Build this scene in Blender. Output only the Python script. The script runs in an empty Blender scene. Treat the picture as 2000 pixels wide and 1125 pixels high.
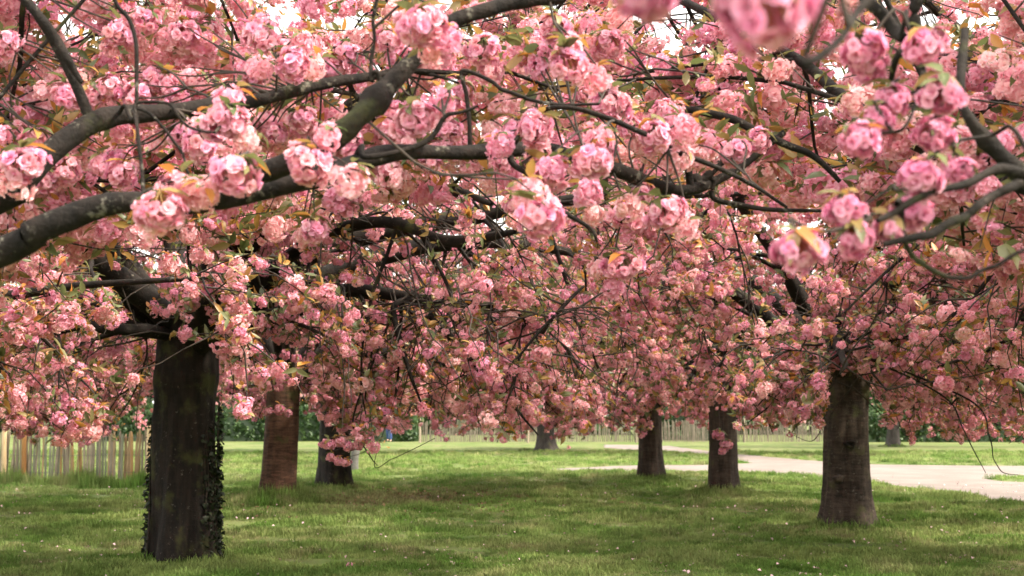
import bpy, math, random
import numpy as np
from mathutils import Vector, noise

random.seed(7)
RNG = np.random.default_rng(7)
scene = bpy.context.scene
COL = scene.collection

# ------------------------------------------------------------------ camera
FPX = 2778.0                       # focal length in photo pixels (50 mm on a 36 mm sensor)
PITCH = math.atan(247.5 / FPX)
CAM_Z = 1.5
cam_data = bpy.data.cameras.new('camera')
cam = bpy.data.objects.new('camera', cam_data)
COL.objects.link(cam)
cam.location = (0, 0, CAM_Z)
cam.rotation_euler = (math.pi / 2 + PITCH, 0, 0)
cam_data.lens = 50.0
cam_data.sensor_width = 36.0
cam_data.clip_start = 0.05
cam_data.clip_end = 4000
cam_data.dof.use_dof = True
cam_data.dof.focus_distance = 8.0
cam_data.dof.aperture_fstop = 5.0
scene.camera = cam

# ------------------------------------------------------------------ sky and sun
SUN_EL, SUN_AZ = math.radians(48), math.radians(106)       # azimuth clockwise from +Y
world = bpy.data.worlds.new('World')
scene.world = world
world.use_nodes = True
wn, wl = world.node_tree.nodes, world.node_tree.links
wn.clear()
sky = wn.new('ShaderNodeTexSky')
sky.sky_type = 'NISHITA'
sky.sun_disc = False
sky.sun_elevation = SUN_EL
sky.sun_rotation = SUN_AZ
sky.air_density = 1.0
sky.dust_density = 4.0
mixw = wn.new('ShaderNodeMix')
mixw.data_type = 'RGBA'
mixw.inputs['Factor'].default_value = 0.65                 # thin bright overcast veil
mixw.inputs[7].default_value = (10.5, 10.0, 9.2, 1)
bg = wn.new('ShaderNodeBackground')
bg.inputs['Strength'].default_value = 0.15
wo = wn.new('ShaderNodeOutputWorld')
wl.new(sky.outputs[0], mixw.inputs[6])
wl.new(mixw.outputs[2], bg.inputs['Color'])
wl.new(bg.outputs[0], wo.inputs['Surface'])
sun_data = bpy.data.lights.new('sun', 'SUN')
sun_data.energy = 3.5
sun_data.angle = math.radians(6)
sun_data.color = (1.0, 0.89, 0.74)
sun = bpy.data.objects.new('sun', sun_data)
COL.objects.link(sun)
to_sun = Vector((math.sin(SUN_AZ) * math.cos(SUN_EL), math.cos(SUN_AZ) * math.cos(SUN_EL), math.sin(SUN_EL)))
sun.rotation_euler = to_sun.to_track_quat('Z', 'Y').to_euler()
sun.location = (30, 10, 30)

scene.view_settings.view_transform = 'Standard'
scene.view_settings.look = 'None'
scene.view_settings.exposure = 1.5
scene.view_settings.gamma = 1.0
scene.view_settings.use_curve_mapping = False
scene.render.engine = 'CYCLES'
scene.cycles.use_denoising = True
scene.cycles.max_bounces = 7
scene.cycles.diffuse_bounces = 4
scene.cycles.glossy_bounces = 2
scene.cycles.transmission_bounces = 4

# ------------------------------------------------------------------ camera maths
CP, SP = math.cos(PITCH), math.sin(PITCH)


def at(px, py, Y):
    """The world point at distance Y (metres ahead) seen at photo pixel px, py."""
    dx = (px - 1000) / FPX
    dz = -(py - 562.5) / FPX
    d = np.array([dx, CP - SP * dz, SP + CP * dz])
    return np.array([0, 0, CAM_Z]) + d * (Y / d[1])


def on_ground(px, py):
    dx = (px - 1000) / FPX
    dz = -(py - 562.5) / FPX
    d = np.array([dx, CP - SP * dz, SP + CP * dz])
    return np.array([0, 0, CAM_Z]) + d * (-CAM_Z / d[2])


def project(P):
    P = np.atleast_2d(P)
    x, y, z = P[:, 0], P[:, 1], P[:, 2] - CAM_Z
    dep = y * CP + z * SP
    up = -y * SP + z * CP
    s = np.where(dep > 0.05, dep, 0.05)
    return 1000 + FPX * x / s, 562.5 - FPX * up / s, dep


# ------------------------------------------------------------------ object helpers
def new_obj(name, data, parent=None, loc=None, rot=None, scale=None):
    o = bpy.data.objects.new(name, data)
    COL.objects.link(o)
    if parent is not None:
        o.parent = parent
    if loc is not None:
        o.location = loc
    if rot is not None:
        o.rotation_euler = rot
    if scale is not None:
        o.scale = (scale, scale, scale) if np.isscalar(scale) else scale
    return o


def thing(name, label, cat, loc=(0, 0, 0), group=None):
    o = new_obj(name, None, loc=loc)
    o.empty_display_size = 0.2
    o['label'] = label
    o['category'] = cat
    if group:
        o['group'] = group
    return o


def mk_mesh(name, verts, faces, mats, smooth=True, mat_idx=None, attrs=None):
    """verts (N,3); faces: list of int arrays (M,k)."""
    me = bpy.data.meshes.new(name)
    verts = np.asarray(verts, dtype=np.float32)
    faces = [np.asarray(f, dtype=np.int32) for f in faces if len(f)]
    me.vertices.add(len(verts))
    me.vertices.foreach_set('co', verts.ravel())
    if faces:
        loops = np.concatenate([f.ravel() for f in faces])
        sizes = np.concatenate([np.full(len(f), f.shape[1], np.int32) for f in faces])
        starts = np.concatenate([[0], np.cumsum(sizes)[:-1]]).astype(np.int32)
        me.loops.add(len(loops))
        me.loops.foreach_set('vertex_index', loops)
        me.polygons.add(len(sizes))
        me.polygons.foreach_set('loop_start', starts)
        me.polygons.foreach_set('loop_total', sizes)
        me.polygons.foreach_set('use_smooth', np.full(len(sizes), smooth, dtype=bool))
        if mat_idx is not None:
            me.polygons.foreach_set('material_index', np.asarray(mat_idx, np.int32))
    for m in mats:
        me.materials.append(m)
    for an, av in (attrs or {}).items():
        a = me.attributes.new(an, 'FLOAT', 'POINT')
        a.data.foreach_set('value', np.asarray(av, np.float32))
    me.update(calc_edges=True)
    me.validate()
    return me


def tubes(P, R, sides):
    """Batch of tubes: P (N,K,3), R (N,K) -> verts, quads."""
    P = np.asarray(P, float)
    R = np.asarray(R, float)
    N, K, _ = P.shape
    T = np.gradient(P, axis=1)
    T /= np.linalg.norm(T, axis=2, keepdims=True) + 1e-9
    mean = T.mean(axis=1, keepdims=True)
    ref = np.where(np.abs(mean[..., 2:3]) > 0.7, np.array([1.0, 0.2, 0]), np.array([0.1, 0, 1.0]))
    ref = np.broadcast_to(ref, T.shape)
    U = np.cross(T, ref)
    U /= np.linalg.norm(U, axis=2, keepdims=True) + 1e-9
    V = np.cross(T, U)
    a = np.arange(sides) / sides * 2 * math.pi
    ring = (U[:, :, None, :] * np.cos(a)[None, None, :, None] + V[:, :, None, :] * np.sin(a)[None, None, :, None])
    verts = P[:, :, None, :] + ring * R[:, :, None, None]
    idx = np.arange(N * K * sides).reshape(N, K, sides)
    i0 = idx[:, :-1, :]
    i1 = idx[:, 1:, :]
    q = np.stack([i0, np.roll(i0, -1, 2), np.roll(i1, -1, 2), i1], axis=-1).reshape(-1, 4)
    return verts.reshape(-1, 3), q


def wander(n, amp, every=6, dims=3):
    """Slow random wander along a polyline of n points."""
    k = max(3, n // every + 2)
    w = RNG.normal(0, amp, (k, dims))
    return smooth_line(w, n)


def merge(parts):
    vs, fs, off = [], [], 0
    for v, f in parts:
        if len(v) == 0:
            continue
        vs.append(v)
        fs.append(f + off)
        off += len(v)
    if not vs:
        return np.zeros((0, 3)), np.zeros((0, 4), int)
    return np.concatenate(vs), np.concatenate(fs)


def smooth_line(ctrl, n):
    """Catmull-Rom resample of control rows (any number of columns)."""
    c = np.asarray(ctrl, float)
    c = np.vstack([2 * c[0] - c[1], c, 2 * c[-1] - c[-2]])
    seg = len(c) - 3
    out = []
    for t in np.linspace(0, seg - 1e-6, n):
        i = int(t)
        u = t - i
        p0, p1, p2, p3 = c[i:i + 4]
        out.append(0.5 * (2 * p1 + (p2 - p0) * u + (2 * p0 - 5 * p1 + 4 * p2 - p3) * u * u + (3 * p1 - p0 - 3 * p2 + p3) * u ** 3))
    return np.array(out)


# ------------------------------------------------------------------ materials
def mat(name):
    m = bpy.data.materials.new(name)
    m.use_nodes = True
    m.node_tree.nodes.clear()
    return m, m.node_tree.nodes, m.node_tree.links


def mixc(n, l, fac, a, b):
    x = n.new('ShaderNodeMix')
    x.data_type = 'RGBA'
    for sock, v in ((x.inputs['Factor'], fac), (x.inputs[6], a), (x.inputs[7], b)):
        if isinstance(v, bpy.types.NodeSocket):
            l.new(v, sock)
        elif isinstance(v, (tuple, list)):
            sock.default_value = (*v[:3], 1)
        else:
            sock.default_value = v
    return x.outputs[2]


def math_node(n, l, op, a, b=0.0, clamp=False):
    x = n.new('ShaderNodeMath')
    x.operation = op
    x.use_clamp = clamp
    for sock, v in ((x.inputs[0], a), (x.inputs[1], b)):
        if isinstance(v, bpy.types.NodeSocket):
            l.new(v, sock)
        else:
            sock.default_value = v
    return x.outputs[0]


def noise_node(n, l, vec, scale, detail=3, rough=0.55):
    x = n.new('ShaderNodeTexNoise')
    x.inputs['Scale'].default_value = scale
    x.inputs['Detail'].default_value = detail
    x.inputs['Roughness'].default_value = rough
    if vec is not None:
        l.new(vec, x.inputs['Vector'])
    return x.outputs['Fac']


def ramp(n, l, fac, lo, hi):
    x = n.new('ShaderNodeMapRange')
    x.inputs['From Min'].default_value = lo
    x.inputs['From Max'].default_value = hi
    x.interpolation_type = 'SMOOTHSTEP'
    l.new(fac, x.inputs['Value'])
    return x.outputs[0]


def leafy(name, col_socket_fn, transl=0.35, gloss=0.0):
    m, n, l = mat(name)
    c = col_socket_fn(n, l)
    d = n.new('ShaderNodeBsdfDiffuse')
    t = n.new('ShaderNodeBsdfTranslucent')
    l.new(c, d.inputs['Color'])
    l.new(c, t.inputs['Color'])
    mx = n.new('ShaderNodeMixShader')
    mx.inputs[0].default_value = transl
    l.new(d.outputs[0], mx.inputs[1])
    l.new(t.outputs[0], mx.inputs[2])
    out = mx.outputs[0]
    if gloss:
        g = n.new('ShaderNodeBsdfGlossy')
        g.inputs['Roughness'].default_value = 0.45
        g.inputs['Color'].default_value = (1, 1, 1, 1)
        m2 = n.new('ShaderNodeMixShader')
        m2.inputs[0].default_value = gloss
        l.new(out, m2.inputs[1])
        l.new(g.outputs[0], m2.inputs[2])
        out = m2.outputs[0]
    o = n.new('ShaderNodeOutputMaterial')
    l.new(out, o.inputs['Surface'])
    return m


def petal_deep(n, l):
    at_ = n.new('ShaderNodeAttribute')
    at_.attribute_name = 'shade'
    oi = n.new('ShaderNodeObjectInfo')
    return mixc(n, l, at_.outputs['Fac'], (0.66, 0.09, 0.25), mixc(n, l, oi.outputs['Random'], (0.86, 0.36, 0.55), (0.90, 0.55, 0.66)))


def petal_warm(n, l):
    oi = n.new('ShaderNodeObjectInfo')
    at_ = n.new('ShaderNodeAttribute')
    at_.attribute_name = 'shade'
    r = n.new('ShaderNodeValToRGB')
    e = r.color_ramp.elements
    e[0].position, e[0].color = 0.0, (0.91, 0.50, 0.68, 1)
    e[1].position, e[1].color = 1.0, (0.94, 0.75, 0.75, 1)
    for p, c in ((0.22, (0.92, 0.53, 0.65, 1)), (0.45, (0.93, 0.55, 0.61, 1)), (0.65, (0.93, 0.64, 0.70, 1)), (0.85, (0.94, 0.63, 0.63, 1))):
        k = e.new(p)
        k.color = c
    l.new(oi.outputs['Random'], r.inputs[0])
    return mixc(n, l, at_.outputs['Fac'], mixc(n, l, oi.outputs['Random'], (0.83, 0.30, 0.45), (0.88, 0.40, 0.42)), r.outputs[0])


def petal_color(n, l):
    oi = n.new('ShaderNodeObjectInfo')
    at_ = n.new('ShaderNodeAttribute')
    at_.attribute_name = 'shade'
    r = n.new('ShaderNodeValToRGB')                       # each truss has its own pink
    e = r.color_ramp.elements
    e[0].position, e[0].color = 0.0, (0.86, 0.42, 0.60, 1)
    e[1].position, e[1].color = 1.0, (0.90, 0.52, 0.56, 1)
    for p, c in ((0.25, (0.88, 0.48, 0.62, 1)), (0.5, (0.88, 0.47, 0.54, 1)), (0.7, (0.89, 0.55, 0.66, 1)), (0.88, (0.90, 0.59, 0.66, 1))):
        k = e.new(p)
        k.color = c
    l.new(oi.outputs['Random'], r.inputs[0])
    r2 = n.new('ShaderNodeValToRGB')
    e = r2.color_ramp.elements
    e[0].position, e[0].color = 0.0, (0.80, 0.25, 0.43, 1)
    e[1].position, e[1].color = 1.0, (0.84, 0.32, 0.37, 1)
    l.new(oi.outputs['Random'], r2.inputs[0])
    return mixc(n, l, at_.outputs['Fac'], r2.outputs[0], r.outputs[0])


def leaf_color(n, l):
    oi = n.new('ShaderNodeObjectInfo')
    at_ = n.new('ShaderNodeAttribute')
    at_.attribute_name = 'shade'
    s = math_node(n, l, 'FRACT', math_node(n, l, 'ADD', math_node(n, l, 'MULTIPLY', oi.outputs['Random'], 7.3), at_.outputs['Fac']))
    r = n.new('ShaderNodeValToRGB')
    e = r.color_ramp.elements
    e[0].position, e[0].color = 0.0, (0.085, 0.12, 0.04, 1)
    e[1].position, e[1].color = 1.0, (0.50, 0.20, 0.04, 1)
    for p, c in ((0.3, (0.15, 0.17, 0.06, 1)), (0.55, (0.24, 0.21, 0.085, 1)), (0.8, (0.42, 0.24, 0.06, 1))):
        k = e.new(p)
        k.color = c
    l.new(s, r.inputs[0])
    return r.outputs[0]


M_PETAL = leafy('petal', petal_warm, 0.36)
M_PETAL_COOL = leafy('petal_cool', petal_color, 0.33)
M_PETAL_DEEP = leafy('petal_deep', petal_deep, 0.33)
M_LEAF = leafy('young_leaf', leaf_color, 0.4, 0.04)


def plain(name, col, rough=0.8, var=0.3, scale=12):
    m, n, l = mat(name)
    tc = n.new('ShaderNodeTexCoord')
    f = noise_node(n, l, tc.outputs['Object'], scale, 4)
    c = mixc(n, l, ramp(n, l, f, 0.3, 0.7), tuple(k * (1 - var) for k in col), tuple(min(1, k * (1 + var)) for k in col))
    b = n.new('ShaderNodeBsdfPrincipled')
    b.inputs['Roughness'].default_value = rough
    l.new(c, b.inputs['Base Color'])
    o = n.new('ShaderNodeOutputMaterial')
    l.new(b.outputs[0], o.inputs['Surface'])
    return m


def bark(name, dark, light, band=0.5, lichen=0.0, moss=0.0, fine=26.0):
    """Cherry bark: horizontal lenticel bands, vertical cracks, lichen and moss patches."""
    m, n, l = mat(name)
    tc = n.new('ShaderNodeTexCoord')
    mp = n.new('ShaderNodeMapping')
    mp.inputs['Scale'].default_value = (5, 5, 26)
    l.new(tc.outputs['Object'], mp.inputs['Vector'])
    bands = noise_node(n, l, mp.outputs[0], 1.0, 6, .7)
    mp2 = n.new('ShaderNodeMapping')
    mp2.inputs['Scale'].default_value = (fine * .55, fine * .55, 2.4)
    l.new(tc.outputs['Object'], mp2.inputs['Vector'])
    cracks = noise_node(n, l, mp2.outputs[0], 1.0, 4, 0.65)
    blot = noise_node(n, l, tc.outputs['Object'], 5.0, 5, 0.6)
    gr = noise_node(n, l, tc.outputs['Object'], 60.0, 3)
    f = math_node(n, l, 'ADD', math_node(n, l, 'MULTIPLY', bands, band), math_node(n, l, 'MULTIPLY', cracks, 1 - band))
    f = math_node(n, l, 'ADD', math_node(n, l, 'MULTIPLY', f, 0.75), math_node(n, l, 'MULTIPLY', blot, 0.25))
    c = mixc(n, l, ramp(n, l, f, 0.36, 0.68), dark, light)
    if lichen:
        lf = ramp(n, l, math_node(n, l, 'ADD', math_node(n, l, 'MULTIPLY', noise_node(n, l, tc.outputs['Object'], 16.0, 6, 0.75), 0.8), math_node(n, l, 'MULTIPLY', gr, 0.2)), 0.60 - 0.10 * lichen, 0.67 - 0.10 * lichen)
        c = mixc(n, l, math_node(n, l, 'MULTIPLY', lf, 0.7), c, (0.15, 0.138, 0.11))
    if moss:
        mf = ramp(n, l, noise_node(n, l, tc.outputs['Object'], 3.1, 5, 0.6), 0.6 - 0.15 * moss, 0.72 - 0.1 * moss)
        c = mixc(n, l, math_node(n, l, 'MULTIPLY', mf, 0.7), c, (0.055, 0.06, 0.018))
    b = n.new('ShaderNodeBsdfPrincipled')
    b.inputs['Roughness'].default_value = 0.85
    b.inputs['Specular IOR Level'].default_value = 0.25
    l.new(c, b.inputs['Base Color'])
    h = math_node(n, l, 'ADD', f, math_node(n, l, 'MULTIPLY', gr, 0.35))
    bp = n.new('ShaderNodeBump')
    bp.inputs['Strength'].default_value = 0.9
    bp.inputs['Distance'].default_value = 0.02
    l.new(h, bp.inputs['Height'])
    l.new(bp.outputs[0], b.inputs['Normal'])
    o = n.new('ShaderNodeOutputMaterial')
    l.new(b.outputs[0], o.inputs['Surface'])
    return m


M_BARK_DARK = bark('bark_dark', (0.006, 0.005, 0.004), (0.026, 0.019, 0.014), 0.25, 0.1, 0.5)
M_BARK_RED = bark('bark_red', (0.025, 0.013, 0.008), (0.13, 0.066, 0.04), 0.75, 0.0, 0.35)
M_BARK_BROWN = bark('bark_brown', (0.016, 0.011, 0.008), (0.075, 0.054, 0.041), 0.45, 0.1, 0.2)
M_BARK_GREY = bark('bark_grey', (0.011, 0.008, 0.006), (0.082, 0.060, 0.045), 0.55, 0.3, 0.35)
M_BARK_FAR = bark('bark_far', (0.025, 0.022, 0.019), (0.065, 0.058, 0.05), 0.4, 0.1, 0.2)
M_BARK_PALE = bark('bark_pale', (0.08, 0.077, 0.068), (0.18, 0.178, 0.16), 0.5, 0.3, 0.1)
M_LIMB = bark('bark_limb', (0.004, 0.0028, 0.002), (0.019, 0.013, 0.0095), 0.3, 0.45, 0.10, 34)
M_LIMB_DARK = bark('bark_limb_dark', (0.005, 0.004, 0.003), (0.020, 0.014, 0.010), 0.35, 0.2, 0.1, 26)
M_TWIG = plain('twig', (0.030, 0.021, 0.014), 0.8, 0.4, 30)
M_IVY = leafy('ivy_leaf', lambda n, l: mixc(n, l, n.new('ShaderNodeObjectInfo').outputs['Random'], (0.010, 0.017, 0.008), (0.030, 0.042, 0.016)), 0.15, 0.025)
M_HEDGE = leafy('hedge_leaf', lambda n, l: mixc(n, l, n.new('ShaderNodeObjectInfo').outputs['Random'], (0.022, 0.055, 0.016), (0.06, 0.11, 0.03)), 0.25, 0.03)

# ------------------------------------------------------------------ blossom prototypes


def rot_to(d):
    """Rotation matrix taking +Z to d, with a random spin."""
    d = d / np.linalg.norm(d)
    a = np.array([1.0, 0, 0]) if abs(d[0]) < 0.8 else np.array([0, 1.0, 0])
    u = np.cross(a, d)
    u /= np.linalg.norm(u)
    v = np.cross(d, u)
    s = random.uniform(0, 2 * math.pi)
    u2 = u * math.cos(s) + v * math.sin(s)
    v2 = np.cross(d, u2)
    return np.stack([u2, v2, d], axis=1)


def flower_arrays(R, layers, six=True):
    """A double cherry flower: rings of cupped petals. Returns verts, quads, shade."""
    V, F, S = [], [], []
    fl = random.uniform(-0.12, 0.12)
    for (cnt, rr, tilt) in layers:
        for k in range(cnt):
            az = 2 * math.pi * (k + random.uniform(-.25, .25)) / cnt + rr * 9
            t = math.radians(tilt + random.uniform(-14, 14))
            r = R * rr * random.uniform(.88, 1.1)
            w = r * random.uniform(.36, .5)
            ct, st = math.cos(t), math.sin(t)
            e = np.array([math.cos(az), math.sin(az), 0])
            s = np.array([-math.sin(az), math.cos(az), 0])
            z = np.array([0, 0, 1.0])
            rad = e * ct + z * st
            nor = z * ct - e * st
            cup = r * random.uniform(.02, .2)
            b0 = rad * r * .08
            mid = rad * r * .6 - nor * cup * .5
            tip = rad * r + nor * cup * random.uniform(-.8, 1.2)
            o = len(V)
            if six:
                V += [b0 - s * w * .18, b0 + s * w * .18, mid + s * w + nor * cup, mid - s * w + nor * cup,
                      tip + s * w * .72, tip - s * w * .72]
                F += [[o, o + 1, o + 2, o + 3], [o + 3, o + 2, o + 4, o + 5]]
                base = random.uniform(-.1, .1) + fl
                S += [.05, .05, .6 + base, .6 + base, 1 + base, .95 + base]
            else:
                V += [b0 - s * w * .3, b0 + s * w * .3, tip + s * w * .85, tip - s * w * .85]
                F += [[o, o + 1, o + 2, o + 3]]
                base = random.uniform(-.15, .1) + fl
                S += [.15, .15, .95 + base, .9 + base]
    return np.array(V), np.array(F), np.clip(np.array(S), 0, 1)


def leaf_arrays(L, W, bend):
    """A pointed young leaf along +X from the origin, curling down, folded on the midrib."""
    prof = [(0, .05), (.3, .9), (.65, .8), (1, .04)]
    V, F = [], []
    for t, w in prof:
        x = L * t * (1 - .15 * bend * t)
        z = -bend * L * t * t * .6
        V += [[x, -W * w, z + W * w * .35], [x, 0, z], [x, W * w, z + W * w * .35]]
    for i in range(3):
        o = i * 3
        F += [[o, o + 1, o + 4, o + 3], [o + 1, o + 2, o + 5, o + 4]]
    return np.array(V), np.array(F)


def fib_dirs(n, jitter=0.25):
    out = []
    for i in range(n):
        z = 1 - 2 * (i + .5) / n
        a = i * 2.39996 + random.uniform(-jitter, jitter) * 2
        z = max(-1, min(1, z + random.uniform(-jitter, jitter) * .5))
        r = math.sqrt(max(0, 1 - z * z))
        out.append(np.array([r * math.cos(a), r * math.sin(a), z]))
    return out


def cluster_mesh(name, nfl, layers, R, ball, nleaf, six):
    """A hanging truss of flowers with a few leaves at its stalk, centred on the origin (about 0.12 m)."""
    V, F, S, MI, off = [], [], [], [], 0
    sq = (random.uniform(.9, 1.15), random.uniform(.9, 1.15), random.uniform(.78, 1.0))
    for d in fib_dirs(nfl):
        v, f, s = flower_arrays(R * random.uniform(.85, 1.12), layers, six)
        v = v @ rot_to(d + np.random.default_rng(random.randrange(1 << 30)).normal(0, .22, 3)).T
        v = v + d * np.array(sq) * ball * random.uniform(.6, 1.2)
        V.append(v)
        F.append(f + off)
        S.append(s)
        MI += [0] * len(f)
        off += len(v)
    for k in range(nleaf):
        v, f = leaf_arrays(random.uniform(.05, .085), random.uniform(.011, .017), random.uniform(.2, 1.1))
        a = random.uniform(0, 2 * math.pi)
        up = random.uniform(-.25, .75)
        c, s_ = math.cos(a), math.sin(a)
        v = v @ np.array([[math.cos(up), 0, -math.sin(up)], [0, 1, 0], [math.sin(up), 0, math.cos(up)]]).T[::1]
        v = v @ np.array([[c, -s_, 0], [s_, c, 0], [0, 0, 1]]).T
        v = v + np.array([c * .02, s_ * .02, ball * random.uniform(.7, 1.15)])
        V.append(v)
        F.append(f + off)
        S.append(np.full(len(v), random.random()))
        MI += [1] * len(f)
        off += len(v)
    return mk_mesh(name, np.concatenate(V), [np.concatenate(F)], [M_PETAL, M_LEAF], True, MI, {'shade': np.concatenate(S)})


LAY_NEAR = [(8, 1.0, 12), (7, .85, 36), (5, .62, 62)]
LAY_MID = [(7, 1.0, 16), (5, .75, 52)]
LAY_FAR = [(6, 1.0, 25), (3, .7, 60)]
MESH_MID = [cluster_mesh('blossom_mid', random.choice((22, 25, 28)), LAY_MID, .0200, .043, random.choice((4, 5, 6)), False) for _ in range(6)]
MESH_FAR = [cluster_mesh('blossom_far', 10, LAY_FAR, .031, .038, 3, False) for _ in range(4)]
MESH_SPRIG = [cluster_mesh('blossom_sprig', 4, LAY_MID, .026, .024, 4, False) for _ in range(3)]
MESH_FLOWER = []
for _ in range(5):
    v, f, s = flower_arrays(.0195, LAY_NEAR, True)
    MESH_FLOWER.append(mk_mesh('flower', v, [f], [M_PETAL_COOL], True, None, {'shade': s}))
MESH_FLOWER_DEEP = []
for _ in range(5):
    v, f, s = flower_arrays(.0195, LAY_NEAR, True)
    MESH_FLOWER_DEEP.append(mk_mesh('flower', v, [f], [M_PETAL_DEEP], True, None, {'shade': s}))
MESH_LEAF = []
for _ in range(4):
    v, f = leaf_arrays(.08, .016, random.uniform(.2, 1.0))
    MESH_LEAF.append(mk_mesh('leaf', v, [f], [M_LEAF], True, None, {'shade': np.full(len(v), random.random())}))


def leaf_spray(name, n, L, W, m, spread):
    V, F, off = [], [], 0
    for k in range(n):
        v, f = leaf_arrays(L * random.uniform(.7, 1.2), W * random.uniform(.8, 1.2), random.uniform(0, 1))
        d = np.array([random.gauss(0, 1), random.gauss(0, 1), random.gauss(0, .7)])
        d /= np.linalg.norm(d)
        v = v @ rot_to(d).T + d * spread * random.random()
        V.append(v)
        F.append(f + off)
        off += len(v)
    return mk_mesh(name, np.concatenate(V), [np.concatenate(F)], [m], True, None, {'shade': np.repeat(np.array([random.random() for _ in range(n)]), 12)})


MESH_LEAFTUFT = [leaf_spray('leaf_tuft', 5, .075, .015, M_LEAF, .03) for _ in range(4)]
MESH_HEDGE = [leaf_spray('hedge_spray', 16, .16, .05, M_HEDGE, .22) for _ in range(3)]


def protos(meshes):
    return [bpy.data.objects.new(m.name, m) for m in meshes]           # sources only; never linked to the scene


P_MID, P_FAR, P_SPRIG, P_TUFT, P_HEDGE = map(protos, (MESH_MID, MESH_FAR, MESH_SPRIG, MESH_LEAFTUFT, MESH_HEDGE))
_groups = {}


def scatter_group(sources):
    key = tuple(o.name for o in sources)
    if key in _groups:
        return _groups[key]
    g = bpy.data.node_groups.new('scatter', 'GeometryNodeTree')
    g.interface.new_socket('Geometry', in_out='INPUT', socket_type='NodeSocketGeometry')
    g.interface.new_socket('Geometry', in_out='OUTPUT', socket_type='NodeSocketGeometry')
    n, l = g.nodes, g.links
    gi, go = n.new('NodeGroupInput'), n.new('NodeGroupOutput')
    iop = n.new('GeometryNodeInstanceOnPoints')
    j = n.new('GeometryNodeJoinGeometry')
    for o in sources:
        oi = n.new('GeometryNodeObjectInfo')
        oi.inputs['Object'].default_value = o
        ti = n.new('GeometryNodeGeometryToInstance')
        l.new(oi.outputs['Geometry'], ti.inputs[0])
        l.new(ti.outputs[0], j.inputs[0])
    l.new(gi.outputs[0], iop.inputs['Points'])
    l.new(j.outputs[0], iop.inputs['Instance'])
    iop.inputs['Pick Instance'].default_value = True

    def na(nm, ty):
        x = n.new('GeometryNodeInputNamedAttribute')
        x.data_type = ty
        x.inputs[0].default_value = nm
        return x.outputs[0]
    l.new(na('pick', 'INT'), iop.inputs['Instance Index'])
    e = n.new('FunctionNodeEulerToRotation')
    l.new(na('rot', 'FLOAT_VECTOR'), e.inputs[0])
    l.new(e.outputs[0], iop.inputs['Rotation'])
    l.new(na('scl', 'FLOAT_VECTOR'), iop.inputs['Scale'])
    l.new(iop.outputs[0], go.inputs[0])
    _groups[key] = g
    return g


def scatter(name, parent, pts, rots, scl, sources):
    me = bpy.data.meshes.new(name)
    me.vertices.add(len(pts))
    me.vertices.foreach_set('co', np.asarray(pts, np.float32).ravel())
    scl = np.asarray(scl, np.float32)
    if scl.ndim == 1:
        scl = np.repeat(scl[:, None], 3, 1)
    me.attributes.new('rot', 'FLOAT_VECTOR', 'POINT').data.foreach_set('vector', np.asarray(rots, np.float32).ravel())
    me.attributes.new('scl', 'FLOAT_VECTOR', 'POINT').data.foreach_set('vector', scl.ravel())
    me.attributes.new('pick', 'INT', 'POINT').data.foreach_set('value', RNG.integers(0, len(sources), len(pts)).astype(np.int32))
    for m in sources[0].data.materials:
        me.materials.append(m)
    o = new_obj(name, me, parent)
    md = o.modifiers.new('scatter', 'NODES')
    md.node_group = scatter_group(sources)
    o['kind'] = 'stuff'
    return o


# ------------------------------------------------------------------ ground, path
path_px = [(1060, 912.5), (1180, 907), (1260, 904.5), (1330, 904.5), (1400, 904), (1465, 901), (1440, 893), (1380, 885), (1300, 880),
           (1180, 872), (1180, 866), (1300, 867.5), (1400, 880), (1500, 889), (1620, 899), (1720, 903.5), (1860, 905), (2000, 906), (2500, 908),
           (2500, 930), (2000, 925.5), (1925, 930), (1960, 935), (2060, 939), (2500, 945),
           (2500, 1066), (2000, 978), (1850, 955), (1700, 937), (1600, 926), (1440, 919), (1300, 917.5), (1180, 917), (1100, 915)]
path_xy = np.array([on_ground(*p)[:2] for p in path_px])


def inside_path(X, Y):
    c = np.zeros(X.shape, bool)
    n = len(path_xy)
    for i in range(n):
        x1, y1 = path_xy[i]
        x2, y2 = path_xy[(i + 1) % n]
        hit = ((y1 > Y) != (y2 > Y)) & (X < (x2 - x1) * (Y - y1) / (y2 - y1 + 1e-12) + x1)
        c ^= hit
    return c


def path_dist(X, Y):
    """Distance to the path outline (positive outside, 0 inside)."""
    d = np.full(X.shape, 1e9)
    n = len(path_xy)
    for i in range(n):
        a = path_xy[i]
        b = path_xy[(i + 1) % n]
        ab = b - a
        t = np.clip(((X - a[0]) * ab[0] + (Y - a[1]) * ab[1]) / (ab @ ab + 1e-12), 0, 1)
        d = np.minimum(d, np.hypot(X - a[0] - t * ab[0], Y - a[1] - t * ab[1]))
    return np.where(inside_path(X, Y), 0, d)


TRUNKS = {  # px of the base centre, base row, radius
    'ivy': (357, 1092, .325), 'red': (541, 982, .29), 'black': (654, 951, .33), 'leaning': (1271, 938, .285),
    'straight': (1413, 964, .262), 'knotted': (1654, 1026, .30), 'far_grey': (1066, 881, .36), 'far_slim': (1745, 871, .28),
}
BASE = {k: on_ground(v[0], v[1]) for k, v in TRUNKS.items()}


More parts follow.
